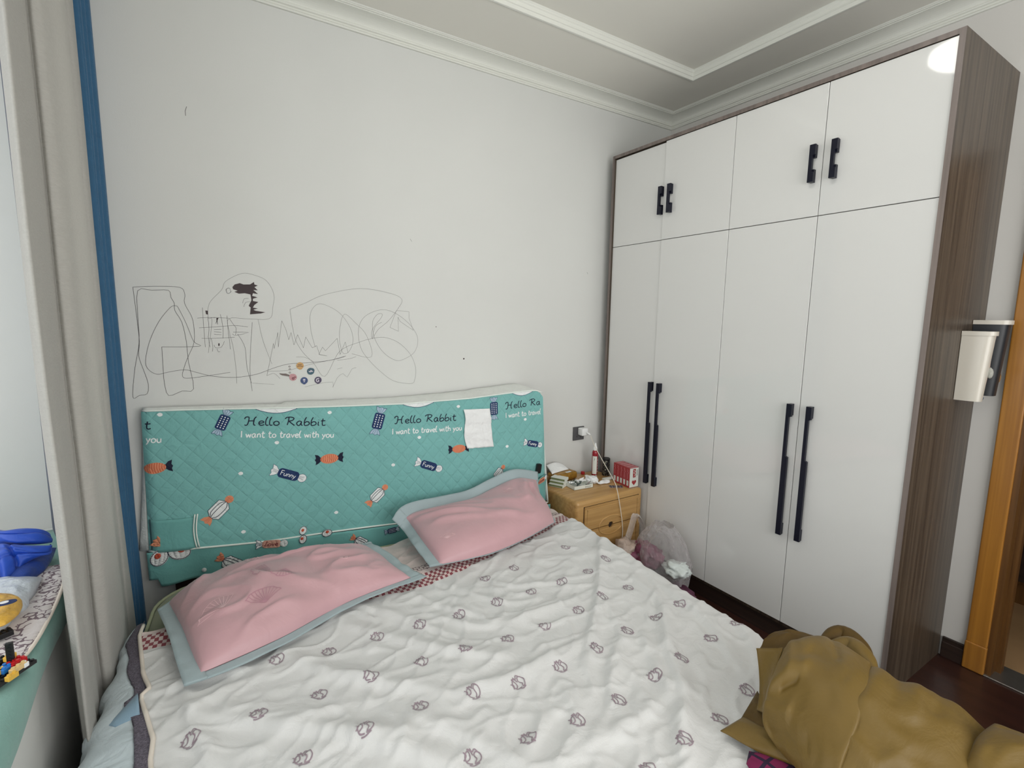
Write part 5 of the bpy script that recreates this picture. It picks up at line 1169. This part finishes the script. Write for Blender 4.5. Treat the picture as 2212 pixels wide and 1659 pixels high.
# stray marks
for (u, v, r_) in ((1002, 775, .0045), (942, 706, .0025)): c = Wp(u, v); dw.poly([(c[0]+r_*math.cos(t), c[1]+r_*math.sin(t)) for t in [k*.7 for k in range(9)]], 2, .0001)
dw.line([Wp(403, 230), Wp(400, 240), Wp(401, 250)], .0022, 0, 0); dw.line([Wp(886, 516), Wp(890, 522)], .0015, 0, 0); dw.line([Wp(1268, 588), Wp(1270, 592)], .002, 0, 0)
tag(mb.build('wall_drawing', [M_pencil, M_pen, M_mark], None, fix=False), "child's pencil scribbles with a dark spiky dinosaur on the back wall", 'drawing')
stk = [('blue_badge', (657, 822), (28, 58, 110), 'round navy sticker with white marks, lowest of the sticker cluster', [[(-.3, .35), (.3, .35)], [(-.2, -.35), (.2, -.3)], [(-.3, .1), (.3, .1)]]),
       ('green_badge', (671, 802), (34, 78, 96), 'round dark green sticker with a white figure on the wall', [[(-.5, .1), (-.1, -.2), (.1, .3), (.3, -.1), (.6, .05)]]),
       ('purple_badge', (687, 821), (64, 52, 84), 'round purple sticker with a pale swirl, rightmost of the cluster', [[(.3, .5), (-.3, .4), (-.5, -.1), (-.2, -.5), (.2, -.3), (.0, .1)]]),
       ('gold_badge', (648, 790), (196, 152, 88), 'round tan sticker with brown bands, topmost of the cluster', [[(-.8, -.2), (0, -.05), (.8, -.3)], [(-.6, .3), (.5, .35)]]),
       ('red_badge', (633, 815), (190, 140, 144), 'round pink and maroon sticker, leftmost of the cluster', [[(-.2, -.1), (.2, -.1), (.2, -.5), (-.2, -.5), (-.2, -.1)], [(.3, .1), (.8, .0)]])]
for n_, (u, v), col, lab, lines in stk:
    c = Wp(u, v); mb = MB(); R = .0155; t = {'blue_badge': -1.57, 'green_badge': .5, 'purple_badge': -1.57, 'gold_badge': -1.5, 'red_badge': 2.4}[n_]
    pts = [(c[0]+R*math.cos(a)*(1.12 if abs(math.cos((a-t)/2)) > .98 else 1), c[1]+R*math.sin(a)*(1.12 if abs(math.cos((a-t)/2)) > .98 else 1)) for a in [2*math.pi*k/28 for k in range(28)]]
    mb.prism(pts, lambda p, q, h: (p, -.0008-h, q), .0012)
    dk = Deco(mb, lambda p, q, l: (p, -.0022-l, q)); w_ = .0035 if n_ != 'gold_badge' else .003
    for ln in lines: dk.line([(c[0]+a*R, c[1]+b_*R) for a, b_ in ln], w_, 1, .0002, 3)
    c2 = {'gold_badge': (120, 84, 50), 'red_badge': (110, 30, 50)}.get(n_, (214, 208, 216))
    tag(mb.build('round_sticker', [mat(n_, col, .4), mat(n_+'_mark', c2, .4)]), lab, 'sticker', 'cluster of small round stickers on the wall')
mb = MB(); dk = Deco(mb, lambda p, q, l: (p, -.0012-l, q)); Zs = lambda a, b_: Wp(560+a/13.825, 760+b_/13.825)
dk.poly([Zs(*p) for p in ((600, 640), (700, 650), (800, 650), (900, 690), (900, 735), (760, 715), (680, 700), (620, 670))], 0, 0)
for q in ((905, 440), (915, 520), (915, 620)): c = Zs(*q); dk.poly([(c[0]+a, c[1]+b_) for a, b_ in ell(.0042, .0040, 10)], 0, 0); dk.poly([(c[0]+a, c[1]+b_) for a, b_ in ell(.0018, .0018, 8)], 1, .0004)
tag(solidify(mb.build('sticker_scraps', [mat('scrap', (116, 104, 100), .6), M_paper], None, fix=False), .0008), 'torn grey sticker scraps beside the round stickers on the wall', 'sticker')

# ================================================================ WALL BINS on the wardrobe side
M_bin = mat('cream_plastic', (214, 208, 196), .3, coat=.3); M_bink = mat('charcoal_plastic', (40, 42, 46), .45)
def sidebin(name, x0, x1, dep, z0, z1, m, rim, label):
    t = thing(name, ((x0+x1)/2, YE-.001, z0), label, 'storage bin'); y0 = YE-.0015
    def ringp(z, k):       # flat back on the panel, rounded front; k flares to the top
        n = 26; out = []; w = (x1-x0)/2*(.86+.14*k); c = (x0+x1)/2
        for i in range(n+1):
            a = math.pi*i/n; ex = .55; ca, sa = math.cos(a), math.sin(a)
            out.append((c+w*math.copysign(abs(ca)**ex, ca), y0-dep*(.84+.16*k)*abs(sa)**ex, z))
        return out
    P = [ringp(z0+(z1-z0)*j/10, j/10) for j in range(11)]
    mb = MB(); mb.grid(P, closed_v=True); mb.face(list(range(27))); mb.build('bin_body', m, t, 'auto')
    mb = MB(); R = ringp(z1, 1.0); Ro = [( (x0+x1)/2+(p[0]-(x0+x1)/2)*1.06, y0+(p[1]-y0)*1.06, p[2]) for p in R]
    mb.grid([[(p[0], p[1], z1-.012) for p in Ro], [(p[0], p[1], z1+.004) for p in Ro], [(p[0], p[1], z1+.004) for p in R]], closed_v=True); mb.build('rim', rim, t, 'auto')
    return t
sidebin('white_wall_bin', 1.985, 2.055, .088, 1.160, 1.420, M_bin, M_bin, 'cream plastic bin fixed on the wardrobe side panel')
sidebin('black_wall_bin', 2.090, 2.175, .098, 1.175, 1.462, M_bink, M_bin, 'charcoal plastic bin with cream rim behind the cream bin')
# trinkets hanging from the bins
def hang(pts, r, m, name, label, blob=None, bm_=None, cat='ornament'):
    t = thing(name, tuple(pts[0]), label, cat); mb = MB(); mb.tube(cr(pts, 5), r, 7); mb.build('cord', m, t, True)
    if blob:
        bm = bmesh.new(); bmesh.ops.create_icosphere(bm, subdivisions=3, radius=1)
        for v in bm.verts: v.co = Vector((v.co.x*blob[1], v.co.y*blob[2], v.co.z*blob[3]))*(1+.25*noise.noise(v.co*2.2))+Vector(tuple(blob[0]))
        mb = MB(); mb.add_bm(bm); mb.build('pendant', bm_, t, True)
pa = lambda u, v, x=2.04: tuple(float(k) for k in at(u, v, 0, x))
hang([pa(2151, 722), pa(2144, 752), pa(2138, 780), pa(2136, 795)], .0035, mat('pink_cord', (196, 160, 150), .6), 'hanging_charm', 'pale charm on a pink cord hanging between the two bins', (pa(2137, 806), .008, .012, .020), mat('grey_tassel', (168, 168, 160), .5, bump=.5, bscale=90))
hang([pa(2132, 812), pa(2127, 832), pa(2122, 848)], .003, mat('rose_cord', (190, 140, 126), .6), 'hanging_charm', 'blue grey crystal charm hanging lowest at the cream bin corner', (pa(2113, 859), .008, .016, .011), mat('blue_grey_gem', (98, 106, 120), .2, var=.3, vscale=90))
hang([pa(2173, 712, 2.16), pa(2166, 750, 2.16), pa(2158, 790, 2.16), pa(2152, 815, 2.16)], .004, mat('tan_cord', (150, 118, 78), .7), 'hanging_charm', 'tan cord with brown tassel hanging on the charcoal bin', (pa(2155, 815, 2.16), .007, .010, .022), mat('brown_tassel', (140, 104, 58), .7, bump=.5, bscale=100))
hang([pa(2132, 832, 2.12), pa(2140, 838, 2.12), pa(2146, 846, 2.12)], .0025, M_black, 'hanging_charm', 'dark twig shaped charm under the charcoal bin', (pa(2138, 836, 2.12), .004, .014, .004), mat('dark_twig', (70, 58, 48), .7))
